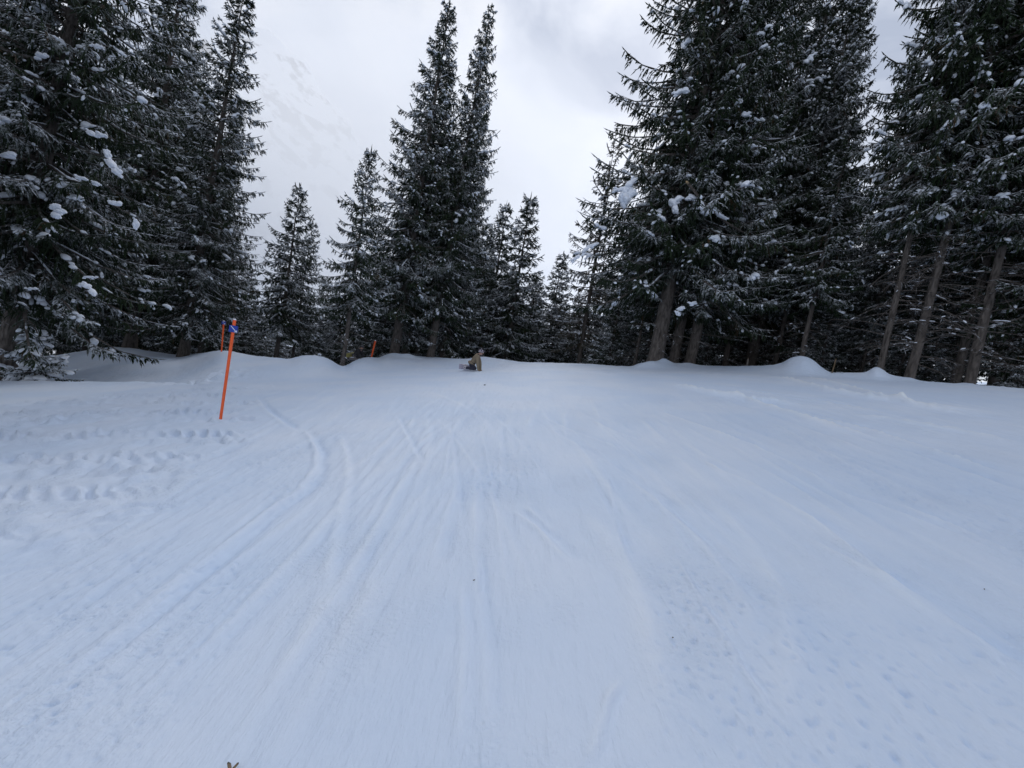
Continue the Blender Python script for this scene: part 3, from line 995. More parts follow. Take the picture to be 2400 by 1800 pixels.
plant('tall', 462, 27, 'spruce hidden behind the dense pointed spruce', group=G_L, vtop=240, tilt=2, wide=0.8)
plant('sapling', 78, 14.2, 'small young spruce buried under thick snow at left', 'young spruce', height=2.1, wide=1.25)
plant('sapling', 20, 15.6, 'snow-covered sapling leaning behind the buried young spruce', 'young spruce', height=2.0, wide=1.0)
# middle
plant('open', 640, 31, 'mid-size spruce with a visible grey trunk, standing apart right of the orange poles', group=G_M, vtop=445, tilt=0.5, wide=1.2)
plant('open', 676, 35, 'smaller spruce tucked behind the lone mid-size spruce', group=G_M, vtop=522, tilt=0.5, wide=0.95)
plant('young', 738, 40, 'small dark spruce in the gap left of the slim central trunk', group=G_M, vtop=655, wide=1.15)
plant('young', 702, 44, 'small snowy spruce far back in the left gap', group=G_M, vtop=690, wide=1.2)
plant('young', 560, 37, 'dark young spruce behind the orange poles', group=G_M, vtop=640, wide=1.1)
plant('young', 606, 46, 'snow-dusted young spruce far behind the snow bank', group=G_M, vtop=680, wide=1.2)
plant('open', 801, 20.2, 'slim spruce with a thin bare trunk beside the rounded snow lump', group=G_M, vtop=357, tilt=-1.0, wide=1.0)
plant('tall', 923, 24.6, 'tallest spruce of the central pair, left one, on a thick trunk', group=G_M, vtop=14, tilt=0.0, wide=1.12, turn=1.1)
plant('narrow', 945, 26.2, 'second trunk pressed against the tall central spruce', group=G_M, vtop=170, wide=0.95)
plant('open', 975, 26.6, 'thin pale trunk between the two tall central spruces', group=G_M, vtop=330, wide=1.1)
plant('tall', 1008, 25.4, 'slender right spruce of the tall central pair', group=G_M, vtop=20, tilt=0.8, wide=0.90, turn=4.3)
plant('narrow', 1032, 27.5, 'dark trunk just right of the tall central pair', group=G_M, vtop=240, wide=1.0)
plant('tall', 1046, 29.5, 'trunk rightmost in the central cluster', group=G_M, vtop=360, wide=0.85)
plant('young', 885, 29, 'bushy low spruce behind the leaning orange stick', group=G_M, vtop=600, wide=1.3)
plant('young', 845, 33, 'dark spruce behind the half-hidden snowboarder', group=G_M, vtop=560, wide=1.25)
plant('young', 778, 34, 'low spruce behind the slim bare trunk', group=G_M, vtop=640, wide=1.3)
plant('young', 1180, 33, 'pointed frosty spruce behind the kneeling snowboarder', group=G_M, vtop=467, wide=1.15, tilt=-1)
plant('young', 1128, 36, 'frosty spruce left behind the pointed one', group=G_M, vtop=485, wide=1.1, tilt=-1)
plant('young', 1085, 31, 'dense spruce filling the gap right of the central cluster', group=G_M, vtop=540, wide=1.1)
plant('young', 1265, 42, 'small distant spruce in the notch of sky', group=G_M, vtop=598, wide=1.25)
plant('young', 1225, 46, 'low distant spruce under the sky notch', group=G_M, vtop=690, wide=1.3)
plant('young', 1320, 38, 'low spruce under the tree with airy brownish boughs', group=G_M, vtop=690, wide=1.4)
plant('larch', 1350, 31, 'airy brownish conifer with see-through boughs at the sky gap', 'conifer tree', vtop=332, tilt=-1.5, wide=1.15)
plant('young', 1415, 27, 'snow-covered bush-like spruce left of the giant trunk', group=G_M, vtop=650, wide=1.3)
# right
R1 = plant('wide', 1535, 20.4, 'giant wide spruce with the thickest trunk and big white snow clumps', group=G_R, height=29, tilt=-0.6, wide=1.07, turn=2.6)
plant('tall', 1574, 21.8, 'trunk in the middle of the giant threesome', group=G_R, height=23, wide=1.0)
plant('wide', 1614, 21.0, 'thick dark trunk at the right of the giant threesome', group=G_R, height=27, tilt=-0.5, wide=0.86, turn=0.2)
plant('bare', 1480, 24.2, 'thin trunk at the left of the giant threesome', group=G_R, height=17)
plant('tall', 1745, 24.2, 'dark heavy trunk in the gloom left of the rounded snow mound', group=G_R, height=27, tilt=0.3, wide=1.0)
plant('open', 1874, 18.3, 'slim grey trunk rising right behind the rounded snow mound', group=G_R, vtop=290, tilt=0.2, wide=0.95)
plant('tall', 1835, 27.5, 'frosty spruce whose right side borders the upper right sky gap', group=G_R, height=29, tilt=-0.6, wide=0.74)
plant('bare', 2060, 15.3, 'leaning bare trunk with a snow cone at its foot', group=G_R, height=25, tilt=-0.2, wide=0.72, turn=1.0)
plant('bare', 2128, 14.7, 'scarred leaning bare trunk just right of the snow cone', group=G_R, height=26, tilt=0.2, wide=0.92, turn=3.1)
plant('bare', 2232, 15.2, 'darker left trunk of the two close together near the right picture edge', group=G_R, height=24, tilt=0, turn=4.4)
plant('bare', 2268, 14.0, 'lighter right trunk of the two close together near the right picture edge', group=G_R, height=24, tilt=0.2, turn=5.3)
plant('tall', 2430, 14.0, 'snow-dusted spruce cut off by the right picture edge', group=G_R, height=23)
plant('young', 2375, 14.6, 'low snowy spruce under the trees at the right picture edge', group=G_R, height=6.5, wide=1.1)
plant('young', 1962, 34, 'small spruce tip in the upper right sky gap', group=G_R, vtop=150, wide=0.7)

DEEP_L = 'dark snow-dusted spruce deep in the forest left of the run'
DEEP_R = 'dark snow-dusted spruce deep in the forest behind the leaning right trunks'
DEEP_M = 'low dark spruce in the shadowy background below the central trees'
rr = random.Random(5)
for u, Y in ((-500, 17), (-330, 24), (-240, 15.5), (-180, 28), (-20, 31), (60, 26), (130, 33), (195, 28), (240, 36), (330, 38), (400, 34), (455, 40), (160, 44), (-90, 40), (-400, 38)):
    plant(rr.choice(['tall', 'narrow', 'wide']), u, Y, DEEP_L, group='deep forest spruces at left', height=rr.uniform(20, 25), wide=rr.uniform(0.8, 1.0), tilt=rr.uniform(0, 2))
for u, Y in ((1660, 28), (1700, 35), (1790, 31), (1850, 37), (1900, 24), (1955, 27), (2005, 20.5), (2010, 33), (2075, 25), (2100, 36), (2150, 21), (2190, 28), (2260, 22), (2310, 18), (2095, 19.5), (1690, 23.5), (1805, 22.5), (2345, 16.5), (2330, 29), (2390, 24),
             (2460, 19), (2520, 16), (2600, 23), (2680, 17), (2800, 14), (2950, 18), (1640, 42), (1760, 44), (1930, 45), (2230, 38)):
    k = rr.choice(['tall', 'bare', 'narrow', 'tall']) if Y > 25 else 'bare'
    hh = rr.uniform(21, 26)
    if 1870 < u < 2120:
        hh = rr.uniform(11, 13)
    plant(k, u, Y, DEEP_R, group='deep forest spruces at right', height=hh, wide=rr.uniform(0.85, 1.1))
for X, Y in ((-15, 3), (-19, 8.5), (-20, -8), (-12, -22), (4, -25), (16, -20), (22, -6), (23, 4)):  # unseen spruces beside and behind the camera, added to shade the foreground snow
    h = float(macro(np.array([float(X)]), np.array([float(Y)]))[0])
    o = copy_tree(PROTO[rr.choice(['tall', 'wide', 'narrow'])])
    o.location = W(X, Y, h - 0.05)
    o.rotation_euler = (0, 0, rr.uniform(0, 6.28))
    o.scale = [rr.uniform(0.8, 0.95)] * 3
    tag(o, 'unseen tall dark spruce added outside the picture to shade the near snow', 'spruce tree', 'unseen spruces added to shade the near snow')
for u, Y, vt in ((545, 62, 735), (625, 66, 745), (700, 60, 730), (760, 64, 720), (1140, 60, 690), (1200, 62, 715), (1245, 64, 735), (1285, 40, 690), (1330, 60, 720), (1100, 34, 620), (1150, 38, 640), (1215, 37, 650), (765, 48, 690), (830, 42, 620), (900, 38, 560), (960, 36, 520), (1010, 40, 480), (1060, 44, 560), (1110, 50, 640), (1160, 52, 660), (1290, 54, 720), (1380, 44, 640), (1440, 36, 480), (1500, 32, 380), (1560, 36, 300),
                 (650, 52, 720), (590, 55, 735), (530, 44, 660), (495, 34, 560)):
    plant('young', u, Y, DEEP_M, group='deep forest spruces in the middle', vtop=vt, wide=rr.uniform(1.5, 1.9))
for u, Y, hh in ((1445, 27, 6), (1505, 26, 7), (1580, 27, 7.5), (1640, 25, 6), (1690, 26, 8), (1730, 29, 7), (1775, 25, 6.5), (1815, 24, 6), (1860, 25, 7), (1910, 21, 5.5), (1975, 22, 6), (2030, 21, 6), (2090, 20, 6), (2160, 18.5, 5), (2205, 20, 6)):
    plant('young', u, Y, 'shadowed young spruce in the undergrowth behind the right trunks', group='undergrowth spruces at right', height=hh, wide=rr.uniform(1.1, 1.4))
plant('sapling', 735, 24, 'little snowed-in spruce peeping over the snow left of the rounded lump', 'young spruce', height=1.6)

# big single lumps of snow caught in boughs
def snow_clump(tree, spots, seed=9):
    """spots: (u, v, Y-distance along the view in metres, radius, stretch, tilt in degrees)"""
    rng = np.random.RandomState(seed)
    inv = tree.matrix_basis.inverted()
    for group in spots:
        b = Blobs()
        for (u, v, z, r, st, ti) in group:
            p = CAM + (fw + CR * (u - 1200) / F + CU * (900 - v) / F) * z
            ax = math.cos(R_(ti)) * CR + math.sin(R_(ti)) * CU
            sd = math.cos(R_(ti) + 1.57) * CR + math.sin(R_(ti) + 1.57) * CU
            b.add(p, r * 0.75, ax, st * 0.8, rng, ICO2, 0.8)
            for q in range(9):
                al, ac = rng.uniform(-0.9, 0.9), np.clip(rng.normal(0, 0.35), -0.6, 0.6)
                b.add(p + ax * al * r * st * 0.85 + sd * ac * r + fw * rng.normal(0, 0.2) * r, r * rng.uniform(0.28, 0.72) * (1 - 0.35 * abs(al)), ax, rng.uniform(0.9, 1.5), rng, ICO1, 0.85)
        V = np.concatenate(b.v)
        V = np.array([inv @ Vector(p) for p in V])
        mesh_obj('snow_clump', V, np.concatenate(b.f), M_SNOW, tree, True)
bpy.context.view_layer.update()
snow_clump(R1, [
    [(1483, 428, 17.4, 0.24, 1.5, 50), (1468, 446, 17.3, 0.34, 1.1, 20), (1462, 466, 17.2, 0.30, 1.2, -60), (1478, 452, 17.2, 0.26, 1.0, 0), (1445, 446, 17.4, 0.14, 2.0, 10)],
    [(1577, 478, 17.6, 0.24, 1.2, -50), (1588, 470, 17.6, 0.22, 1.4, 20), (1580, 492, 17.5, 0.2, 1.4, -70)],
    [(1622, 465, 17.6, 0.22, 1.3, -20), (1640, 478, 17.5, 0.25, 1.2, -50), (1648, 494, 17.4, 0.22, 1.3, -60)],
    [(1668, 490, 17.6, 0.2, 1.6, -30), (1684, 503, 17.6, 0.18, 1.5, -40), (1698, 511, 17.6, 0.12, 1.6, -30)],
    [(1678, 561, 17.4, 0.20, 1.7, -12), (1666, 558, 17.4, 0.17, 1.2, 0)],
    [(1392, 575, 17.8, 0.16, 2.6, 22), (1372, 586, 17.7, 0.16, 2.2, 40), (1350, 605, 17.6, 0.13, 2.4, 38)],
    [(1595, 724, 17.6, 0.18, 1.1, 0), (1588, 733, 17.5, 0.12, 1.3, -60)],
    [(1625, 712, 17.7, 0.13, 2.2, 0)],
    [(1592, 217, 17.6, 0.17, 2.0, 22), (1606, 214, 17.6, 0.18, 1.3, 0)],
    [(1750, 270, 17.8, 0.16, 1.3, 0)],
])
snow_clump(L1, [
    [(252, 362, 12.6, 0.13, 1.5, -60), (262, 385, 12.5, 0.16, 1.6, -60), (274, 404, 12.5, 0.14, 1.2, -40)],
    [(215, 312, 12.6, 0.11, 2.2, -25), (235, 317, 12.5, 0.11, 2.0, 0)],
    [(130, 485, 12.2, 0.15, 1.2, 20), (140, 498, 12.2, 0.13, 1.3, 0), (132, 508, 12.1, 0.14, 1.2, 0)],
    [(200, 670, 12.2, 0.14, 1.6, -35), (216, 685, 12.2, 0.12, 1.6, -45)],
    [(190, 418, 12.4, 0.10, 2.6, -18)], [(225, 430, 12.4, 0.10, 2.0, -20)],
    [(270, 478, 12.6, 0.15, 1.5, -10)], [(318, 527, 12.8, 0.13, 1.2, 60)],
    [(230, 110, 12.6, 0.09, 3.4, -8)], [(285, 125, 12.6, 0.09, 2.4, -30)],
    [(335, 235, 13.0, 0.15, 1.4, -20)],
    [(95, 130, 12.5, 0.13, 1.8, 0)], [(12, 280, 12.2, 0.16, 1.2, 0)], [(20, 365, 12.2, 0.17, 1.6, 0)],
    [(210, 650, 12.3, 0.075, 4.5, -3)], [(75, 677, 12.2, 0.065, 5.0, -2)],
])

# snapped bough with a pale torn end, held in the giant spruce
def broken_bough():
    inv = R1.matrix_basis.inverted()
    P = [CAM + (fw + CR * (u - 1200) / F + CU * (900 - v) / F) * z for u, v, z in ((1611, 428, 17.3), (1626, 446, 17.3), (1645, 472, 17.4), (1700, 520, 17.8), (1760, 556, 18.3))]
    P = [np.array(inv @ Vector(p)) for p in P]
    g = Geo()
    g.tube(P, [0.05, 0.055, 0.05, 0.045, 0.03], 7)
    b = g.build('broken_bough', M_BARK, R1)
    g2 = Geo()
    d = P[0] - P[1]
    g2.tube([P[0] - d * 0.15, P[0] + d * 0.10, P[0] + d * 0.2 + np.array([0.01, 0, 0.01])], [0.052, 0.045, 0.012], 7)
    g2.build('torn_wood', plain('torn_wood', (0.50, 0.36, 0.20), 0.8, 0.5, 40, 0.3), b)
broken_bough()

# ------------------------------------------------------------------ piste poles
M_ORANGE = plain('orange_plastic', (0.95, 0.125, 0.022), 0.38, 0.05, 14, 0.07)
M_BLUE = plain('blue_plate', (0.012, 0.045, 0.36), 0.35, 0.0, 14, 0.08)
M_WHITE = plain('white_print', (0.82, 0.86, 0.92), 0.5, 0.0, 20, 0.03)

def piste_pole(base, axis, height, rad, sign, label, group):
    """base, axis in world; the blue plate wraps the pole and faces the camera"""
    root = empty('piste_pole', base)
    z = Vector(axis).normalized()
    toward = Vector(CAM - base)
    y = (toward - z * toward.dot(z)).normalized()      # faces the camera
    x = y.cross(z) * -1
    x = z.cross(y) * -1
    M = Matrix((x, y, z)).transposed()
    # plate x axis must run to the picture's right
    if np.dot(np.array(x), CR) < 0:
        x = -x
        M = Matrix((x, y, z)).transposed()
    L = lambda v: tuple(M @ Vector(v))
    g = Geo()
    k = 14
    zs = [-0.35, 0.0, height * 0.5, height - 0.03, height - 0.008, height]
    rs = [rad * 0.86, rad * 0.88, rad * 0.95, rad, rad * 0.9, rad * 0.6]
    V = [L((rs[i] * math.cos(2 * math.pi * j / k), rs[i] * math.sin(2 * math.pi * j / k), zs[i])) for i in range(len(zs)) for j in range(k)]
    f = [(i * k + j, i * k + (j + 1) % k, (i + 1) * k + (j + 1) % k, (i + 1) * k + j) for i in range(len(zs) - 1) for j in range(k)]
    f += [tuple(range(k - 1, -1, -1)), tuple((len(zs) - 1) * k + j for j in range(k))]
    g.add(V, f)
    g.build('shaft', M_ORANGE, root)
    b = Blobs()
    b.add(np.array(L((0, 0, height + 0.004))), rad * 0.95, np.array(x), 1.0, np.random.RandomState(3), ICO1, 0.8)
    b.build('snow_cap', M_SNOW, root)
    if sign:
        w, hh, zc = sign
        n = 9
        a = np.linspace(-1, 1, n)
        def bow(t, off):
            return rad + 0.006 - 0.022 * (t * t) * (w / 0.09) + off
        V, f = [], []
        for off in (0.0, 0.003):
            for zz in (zc - hh, zc + hh):
                for t in a:
                    V.append(L((w * t, bow(t, off), zz)))
        I = lambda o_, r_, c_: o_ * 2 * n + r_ * n + c_
        for c in range(n - 1):
            f += [(I(1, 0, c), I(1, 1, c), I(1, 1, c + 1), I(1, 0, c + 1)), (I(0, 0, c), I(0, 0, c + 1), I(0, 1, c + 1), I(0, 1, c)),
                  (I(0, 1, c), I(0, 1, c + 1), I(1, 1, c + 1), I(1, 1, c)), (I(0, 0, c), I(1, 0, c), I(1, 0, c + 1), I(0, 0, c + 1))]
        for c in (0, n - 1):
            f.append((I(0, 0, c), I(0, 1, c), I(1, 1, c), I(1, 0, c)))
        gp = Geo()
        gp.add(V, f)
        plate = gp.build('direction_plate', M_BLUE, root, False)
        # white arrow pointing down to the right, raised a hair above the plate
        def strip(p, q, wd, steps=8):
            p, q = np.array(p), np.array(q)
            d = (q - p) / np.linalg.norm(q - p)
            nn = np.array([-d[1], d[0]]) * wd
            V_, f_ = [], []
            for i in range(steps + 1):
                c = p + (q - p) * i / steps
                for s_ in (1, -1):
                    e_ = c + s_ * nn
                    for off in (0.0045, 0.006):
                        V_.append(L((w * e_[0], bow(e_[0], off), zc + hh * e_[1])))
            for i in range(steps):
                A, B = 4 * i, 4 * i + 4
                f_ += [(A + 1, A + 3, B + 3, B + 1), (A, B, B + 2, A + 2), (A, A + 1, B + 1, B), (A + 2, B + 2, B + 3, A + 3)]
            f_ += [(0, 2, 3, 1), (4 * steps, 4 * steps + 1, 4 * steps + 3, 4 * steps + 2)]
            return V_, f_
        ga = Geo()
        ga.add(*strip((-0.62, 0.78), (0.74, -0.80), 0.085))
        ga.add(*strip((0.80, -0.86), (0.74, -0.32), 0.075, 4))
        ga.add(*strip((0.86, -0.84), (0.20, -0.82), 0.075, 4))
        ga.build('arrow', M_WHITE, plate, False)
    tag(root, label, 'piste pole', group)
    return root

GP = 'orange piste marker poles'
yb = Y_at(980)
hb = ground_h(517, yb)
b1 = W(X_at(517, yb, hb), yb, hb)
ax1 = np.array([0, 0, 1.0]) + 0.012 * CR
px_h = lambda base, axis, vt: next(t for t in np.arange(0.2, 6, 0.005) if project(base + axis / np.linalg.norm(axis) * t)[1] <= vt)
piste_pole(b1, ax1, px_h(b1, ax1, 750), 0.028, (0.070, 0.066, px_h(b1, ax1, 771)), 'tall orange pole nearest the camera, blue plate with white arrow', GP)
Yq = 19.6
hq = ground_h(519, Yq)
b2 = W(X_at(519, Yq, hq), Yq, hq)
ax2 = np.array([0, 0, 1.0]) - 0.05 * CR
piste_pole(b2, ax2, px_h(b2, ax2, 753), 0.040, (0.085, 0.075, px_h(b2, ax2, 757)), 'smaller far orange pole with blue arrow plate on the snow bank', GP)
Yr = 23.2
hr = ground_h(868, Yr)
b3 = W(X_at(868, Yr, hr), Yr, hr)
ax3 = np.array([0, 0, 1.0]) + 0.085 * CR
piste_pole(b3, ax3, px_h(b3, ax3, 799), 0.055, None, 'short leaning orange stick without a plate below the central trees', GP)

# ------------------------------------------------------------------ weathered stakes at the forest edge
M_STAKE = plain('weathered_wood', (0.15, 0.105, 0.06), 0.85, 0.5, 25, 0.3)
M_GREYWOOD = plain('grey_wood', (0.16, 0.145, 0.13), 0.85, 0.5, 25, 0.3)
def stake(u, Y, hgt, rad, lean, mat, label):
    h = ground_h(u, Y)
    base = W(X_at(u, Y, h), Y, h)
    root = empty('wooden_stake', base)
    up = np.array([0, 0, 1.0]) + lean * CR
    g = Geo()
    g.tube([up * -0.2, up * 0.0, up * hgt * 0.55 + CR * 0.012, up * hgt * 0.93], [rad * 1.15, rad, rad * 0.92, rad * 0.8], 7)
    g.build('post', mat, root)
    g = Geo()
    g.tube([up * hgt * 0.93, up * hgt + CR * rad * 0.5], [rad * 0.79, rad * 0.15], 7)
    g.build('splintered_top', M_STAKE, root)
    tag(root, label, 'stake', 'weathered stakes at the forest edge')
stake(1950, 15.45, 0.60, 0.026, 0.04, M_STAKE, 'yellowish broken wooden stake right of the rounded snow mound')
stake(1750, 19.2, 0.42, 0.045, -0.03, M_GREYWOOD, 'short grey wooden post left of the rounded snow mound')

# ------------------------------------------------------------------ snowboarders
def skin_mesh(name, joints, edges, radii, mats, region, root_i, sub=2):
    """one continuous body grown round a skeleton; region(i) gives the material of joint i"""
    me = bpy.data.meshes.new(name)
    me.from_pydata([tuple(map(float, j)) for j in joints], edges, [])
    me.update()
    o = bpy.data.objects.new(name, me)
    col.objects.link(o)
    o.modifiers.new('skin', 'SKIN')
    me.skin_vertices.new() if not me.skin_vertices else None
    for i, r in enumerate(radii):
        sv = me.skin_vertices[0].data[i]
        sv.radius = (r, r) if not isinstance(r, tuple) else r
        sv.use_root = i == root_i
    sb = o.modifiers.new('sub', 'SUBSURF')
    sb.levels = sb.render_levels = sub
    dg = bpy.context.evaluated_depsgraph_get()
    new = bpy.data.meshes.new_from_object(o.evaluated_get(dg))
    o.modifiers.clear()
    o.data = new
    new.name = name
    new.materials.clear()
    for mt in mats:
        new.materials.append(mt)
    J = np.array(joints, float)
    ed = np.array(edges)
    for p in new.polygons:
        c = np.array(p.center)
        a, b = J[ed[:, 0]], J[ed[:, 1]]
        ab = b - a
        t = np.clip(((c - a) * ab).sum(1) / np.maximum((ab * ab).sum(1), 1e-9), 0, 1)
        k = int(np.argmin(np.linalg.norm(a + ab * t[:, None] - c, axis=1)))
        p.material_index = region(k, t[k])
        p.use_smooth = True
    return o

def rider(base, pal, label, board_label, board, board_group, visible_low=True):
    """kneeling on the snow facing the picture's right, leaning on both gloves.
    local axes: x to the picture's right, y away from the camera, z up"""
    ex = Vector(CR) - Vector((0, 0, 1)) * Vector(CR).z
    ex.normalize()
    ez = Vector((0, 0, 1))
    ey = ez.cross(ex)
    M = Matrix((ex, ey, ez)).transposed().to_4x4()
    M.translation = Vector(base)
    J = {'pelvis': (-0.06, 0, 0.27), 'waist': (0.04, 0, 0.43), 'chest': (0.15, 0, 0.62), 'neckb': (0.23, 0, 0.755), 'neck': (0.275, -0.005, 0.80), 'skull': (0.325, -0.015, 0.875), 'crown': (0.335, -0.018, 0.955)}
    E = [('pelvis', 'waist'), ('waist', 'chest'), ('chest', 'neckb'), ('neckb', 'neck'), ('neck', 'skull'), ('skull', 'crown')]
    Rr = {'pelvis': (0.15, 0.17), 'waist': (0.145, 0.165), 'chest': (0.175, 0.21), 'neckb': (0.12, 0.15), 'neck': 0.062, 'skull': 0.098, 'crown': 0.075}
    for s, n in ((-1, 'r'), (1, 'l')):
        dx = 0.03 if s < 0 else 0.10
        J['sh' + n] = (0.20, 0.20 * s, 0.70); J['el' + n] = (0.23 + dx, 0.23 * s, 0.42); J['wr' + n] = (0.30 + dx, 0.17 * s, 0.14); J['pa' + n] = (0.35 + dx, 0.16 * s, 0.055)
        E += [('chest', 'sh' + n), ('sh' + n, 'el' + n), ('el' + n, 'wr' + n), ('wr' + n, 'pa' + n)]
        Rr.update({'sh' + n: 0.10, 'el' + n: 0.085, 'wr' + n: 0.06, 'pa' + n: (0.045, 0.03)})
        tips = [(0.10, -0.035, 0.022), (0.115, -0.012, 0.022), (0.11, 0.012, 0.022), (0.09, 0.034, 0.022)]
        px_, py_, pz_ = J['pa' + n]
        for q, (tx, ty, tz) in enumerate(tips):
            J[f'k{q}' + n] = (px_ + tx * 0.55, py_ + ty, 0.052); J[f'f{q}' + n] = (px_ + tx, py_ + ty * 1.3, tz)
            E += [('pa' + n, f'k{q}' + n), (f'k{q}' + n, f'f{q}' + n)]
            Rr.update({f'k{q}' + n: 0.013, f'f{q}' + n: 0.010})
        J['t1' + n] = (px_ + 0.02, py_ - s * 0.055, 0.045); J['t2' + n] = (px_ + 0.06, py_ - s * 0.075, 0.025)
        E += [('pa' + n, 't1' + n), ('t1' + n, 't2' + n)]
        Rr.update({'t1' + n: 0.014, 't2' + n: 0.011})
        J['hip' + n] = (-0.03, 0.11 * s, 0.25); J['kn' + n] = (0.20, 0.22 * s, 0.10); J['an' + n] = (-0.24, 0.22 * s, 0.105); J['to' + n] = (-0.30, 0.22 * s, 0.03)
        E += [('pelvis', 'hip' + n), ('hip' + n, 'kn' + n), ('kn' + n, 'an' + n), ('an' + n, 'to' + n)]
        Rr.update({'hip' + n: 0.115, 'kn' + n: 0.092, 'an' + n: 0.068, 'to' + n: 0.05})
    names = list(J)
    idx = {n: i for i, n in enumerate(names)}
    edges = [(idx[a], idx[b]) for a, b in E]
    def region(k, t):
        a, b = E[k]
        if b in ('skull', 'crown') or (b == 'neck'):
            return 3
        if a.startswith(('pa', 'k', 't1')) and not a.startswith('kn') or b.startswith('pa'):
            return 2
        if a.startswith(('hip', 'kn', 'an')) or b.startswith('hip'):
            return 1
        return 0
    body = skin_mesh('person', [J[n] for n in names], edges, [Rr[n] for n in names], [pal['jacket'], pal['trousers'], pal['gloves'], pal['skin']], region, 0)
    body.matrix_world = M
    # jacket hem, collar
    def ell(name, c, r, mat, ico=ICO2, tilt=0.0, cut=None, par=body, bump=0.0):
        V, Fc = ico
        V = V.copy() * np.array(r)
        if bump:
            V *= 1 + bump * np.random.RandomState(4).randn(len(V), 1)
        c_, s_ = math.cos(tilt), math.sin(tilt)
        V = np.column_stack([V[:, 0] * c_ + V[:, 2] * s_, V[:, 1], -V[:, 0] * s_ + V[:, 2] * c_])
        if cut:
            V = np.array([cut(p) for p in V])
        return mesh_obj(name, V + np.array(c), Fc, mat, par, True)
    ell('jacket_hem', (-0.03, 0, 0.33), (0.185, 0.205, 0.11), pal['jacket'], tilt=0.5, bump=0.02)
    g = Geo()
    th = np.linspace(0, 2 * math.pi, 15)[:-1]
    for rr_, zz in ((0.088, 0.0),):
        ring = [(0.262 + 0.095 * math.cos(a), 0.105 * math.sin(a), 0.775 + 0.03 * math.cos(a) * -1) for a in th]
        g.tube(ring + [ring[0]], 0.032, 6, False)
    g.build('collar', pal['collar'], body)
    # face
    ell('nose', (0.425, -0.03, 0.868), (0.022, 0.014, 0.018), pal['skin'], ICO1)
    ell('mouth', (0.405, -0.03, 0.825), (0.016, 0.026, 0.007), pal['lips'], ICO1)
    for s in (-1, 1):
        ell('ear', (0.315, -0.015 + 0.102 * s, 0.872), (0.022, 0.012, 0.032), pal['skin'], ICO1)
    gg = ell('goggles', (0.395, -0.025, 0.905), (0.045, 0.088, 0.040), pal['frame'])
    ell('lens', (0.412, -0.029, 0.905), (0.038, 0.076, 0.031), pal['lens'], par=gg)
    g = Geo()
    ring = [(0.325 + 0.112 * math.cos(a), -0.016 + 0.108 * math.sin(a), 0.908) for a in th]
    g.tube(ring + [ring[0]], 0.014, 5, False)
    g.build('strap', pal['frame'], gg)
    hat = ell('hat', (0.322, -0.015, 0.955), (0.118, 0.118, 0.105), pal['hat'], tilt=-0.1, cut=lambda p: (p[0], p[1], max(p[2], -0.028)))
    if pal.get('peak'):
        ell('hat_peak', (0.315, -0.015, 1.055), (0.032, 0.032, 0.045), pal['hat2'], ICO1, par=hat)
        for a in np.linspace(0, 6.283, 7)[:-1]:
            ell('knit_patch', (0.322 + 0.092 * math.cos(a), -0.015 + 0.092 * math.sin(a), 0.99 + 0.012 * math.sin(3 * a)), (0.034, 0.034, 0.036), pal['hat2'], ICO1, par=hat)
    g = Geo()
    ring = [(0.322 + 0.116 * math.cos(a), -0.015 + 0.116 * math.sin(a), 0.934) for a in th]
    g.tube(ring + [ring[0]], 0.018, 6, False)
    g.build('hat_band', pal['hat2'], hat)
    for s in (-1, 1):
        bt = ell('boot', (-0.285, 0.22 * s, 0.085), (0.085, 0.075, 0.105), pal['boots'], tilt=0.25, bump=0.02)
        g = Geo()
        g.tube([(-0.30, 0.22 * s - 0.085, 0.10), (-0.21, 0.22 * s, 0.15), (-0.30, 0.22 * s + 0.085, 0.10)], 0.016, 5)
        g.build('binding_strap', pal['frame'], bt)
    tag(body, label, 'person')
    # snowboard
    ctr, length, width, yaw, roll_, pitch_ = board
    n = 30
    out_ = []
    for i in range(n):
        a = 2 * math.pi * i / n
        e_ = abs(math.cos(a))**0.45 * math.copysign(1, math.cos(a)), abs(math.sin(a))**0.7 * math.copysign(1, math.sin(a))
        waist = 1 - 0.12 * (1 - e_[0]**2)
        out_.append((e_[0] * length / 2, e_[1] * width / 2 * waist))
    V, f = [], []
    for zz in (-0.006, 0.006):
        for (a, b) in out_:
            V.append((a, b, zz + 0.09 * max(0, abs(a) / (length / 2) - 0.78) / 0.22 * 0.9))
    f = [tuple(range(n - 1, -1, -1)), tuple(range(n, 2 * n))] + [(i, (i + 1) % n, n + (i + 1) % n, n + i) for i in range(n)]
    g = Geo()
    g.add(V, f)
    bo = g.build('snowboard', pal['board'], None, False)
    bo.matrix_world = M @ Matrix.Translation(ctr) @ Matrix.Rotation(yaw, 4, 'Z') @ Matrix.Rotation(pitch_, 4, 'Y') @ Matrix.Rotation(roll_, 4, 'X')
    for i, (a, b, r) in enumerate(((-0.52, 0.02, 0.035), (0.45, -0.01, 0.05))):
        V = [(a + r * math.cos(t), b + r * 1.4 * math.sin(t), zz) for zz in (0.0065, 0.0085) for t in np.linspace(0, 6.283, 13)[:-1]]
        f = [tuple(range(12, 24)), tuple(range(11, -1, -1))] + [(j, (j + 1) % 12, 12 + (j + 1) % 12, 12 + j) for j in range(12)]
        mesh_obj('printed_spot', V, f, pal['print'], bo)
    for a in (-0.25, 0.25):
        g = Geo()
        V = np.array([(a + sx * 0.07, sy * 0.11, zz) for zz in (0.0065, 0.03) for sx, sy in ((-1, -1), (1, -1), (1, 1), (-1, 1))])
        g.add(V, [(3, 2, 1, 0), (4, 5, 6, 7), (0, 1, 5, 4), (1, 2, 6, 5), (2, 3, 7, 6), (3, 0, 4, 7)])
        g.build('binding', pal['frame'], bo, False)
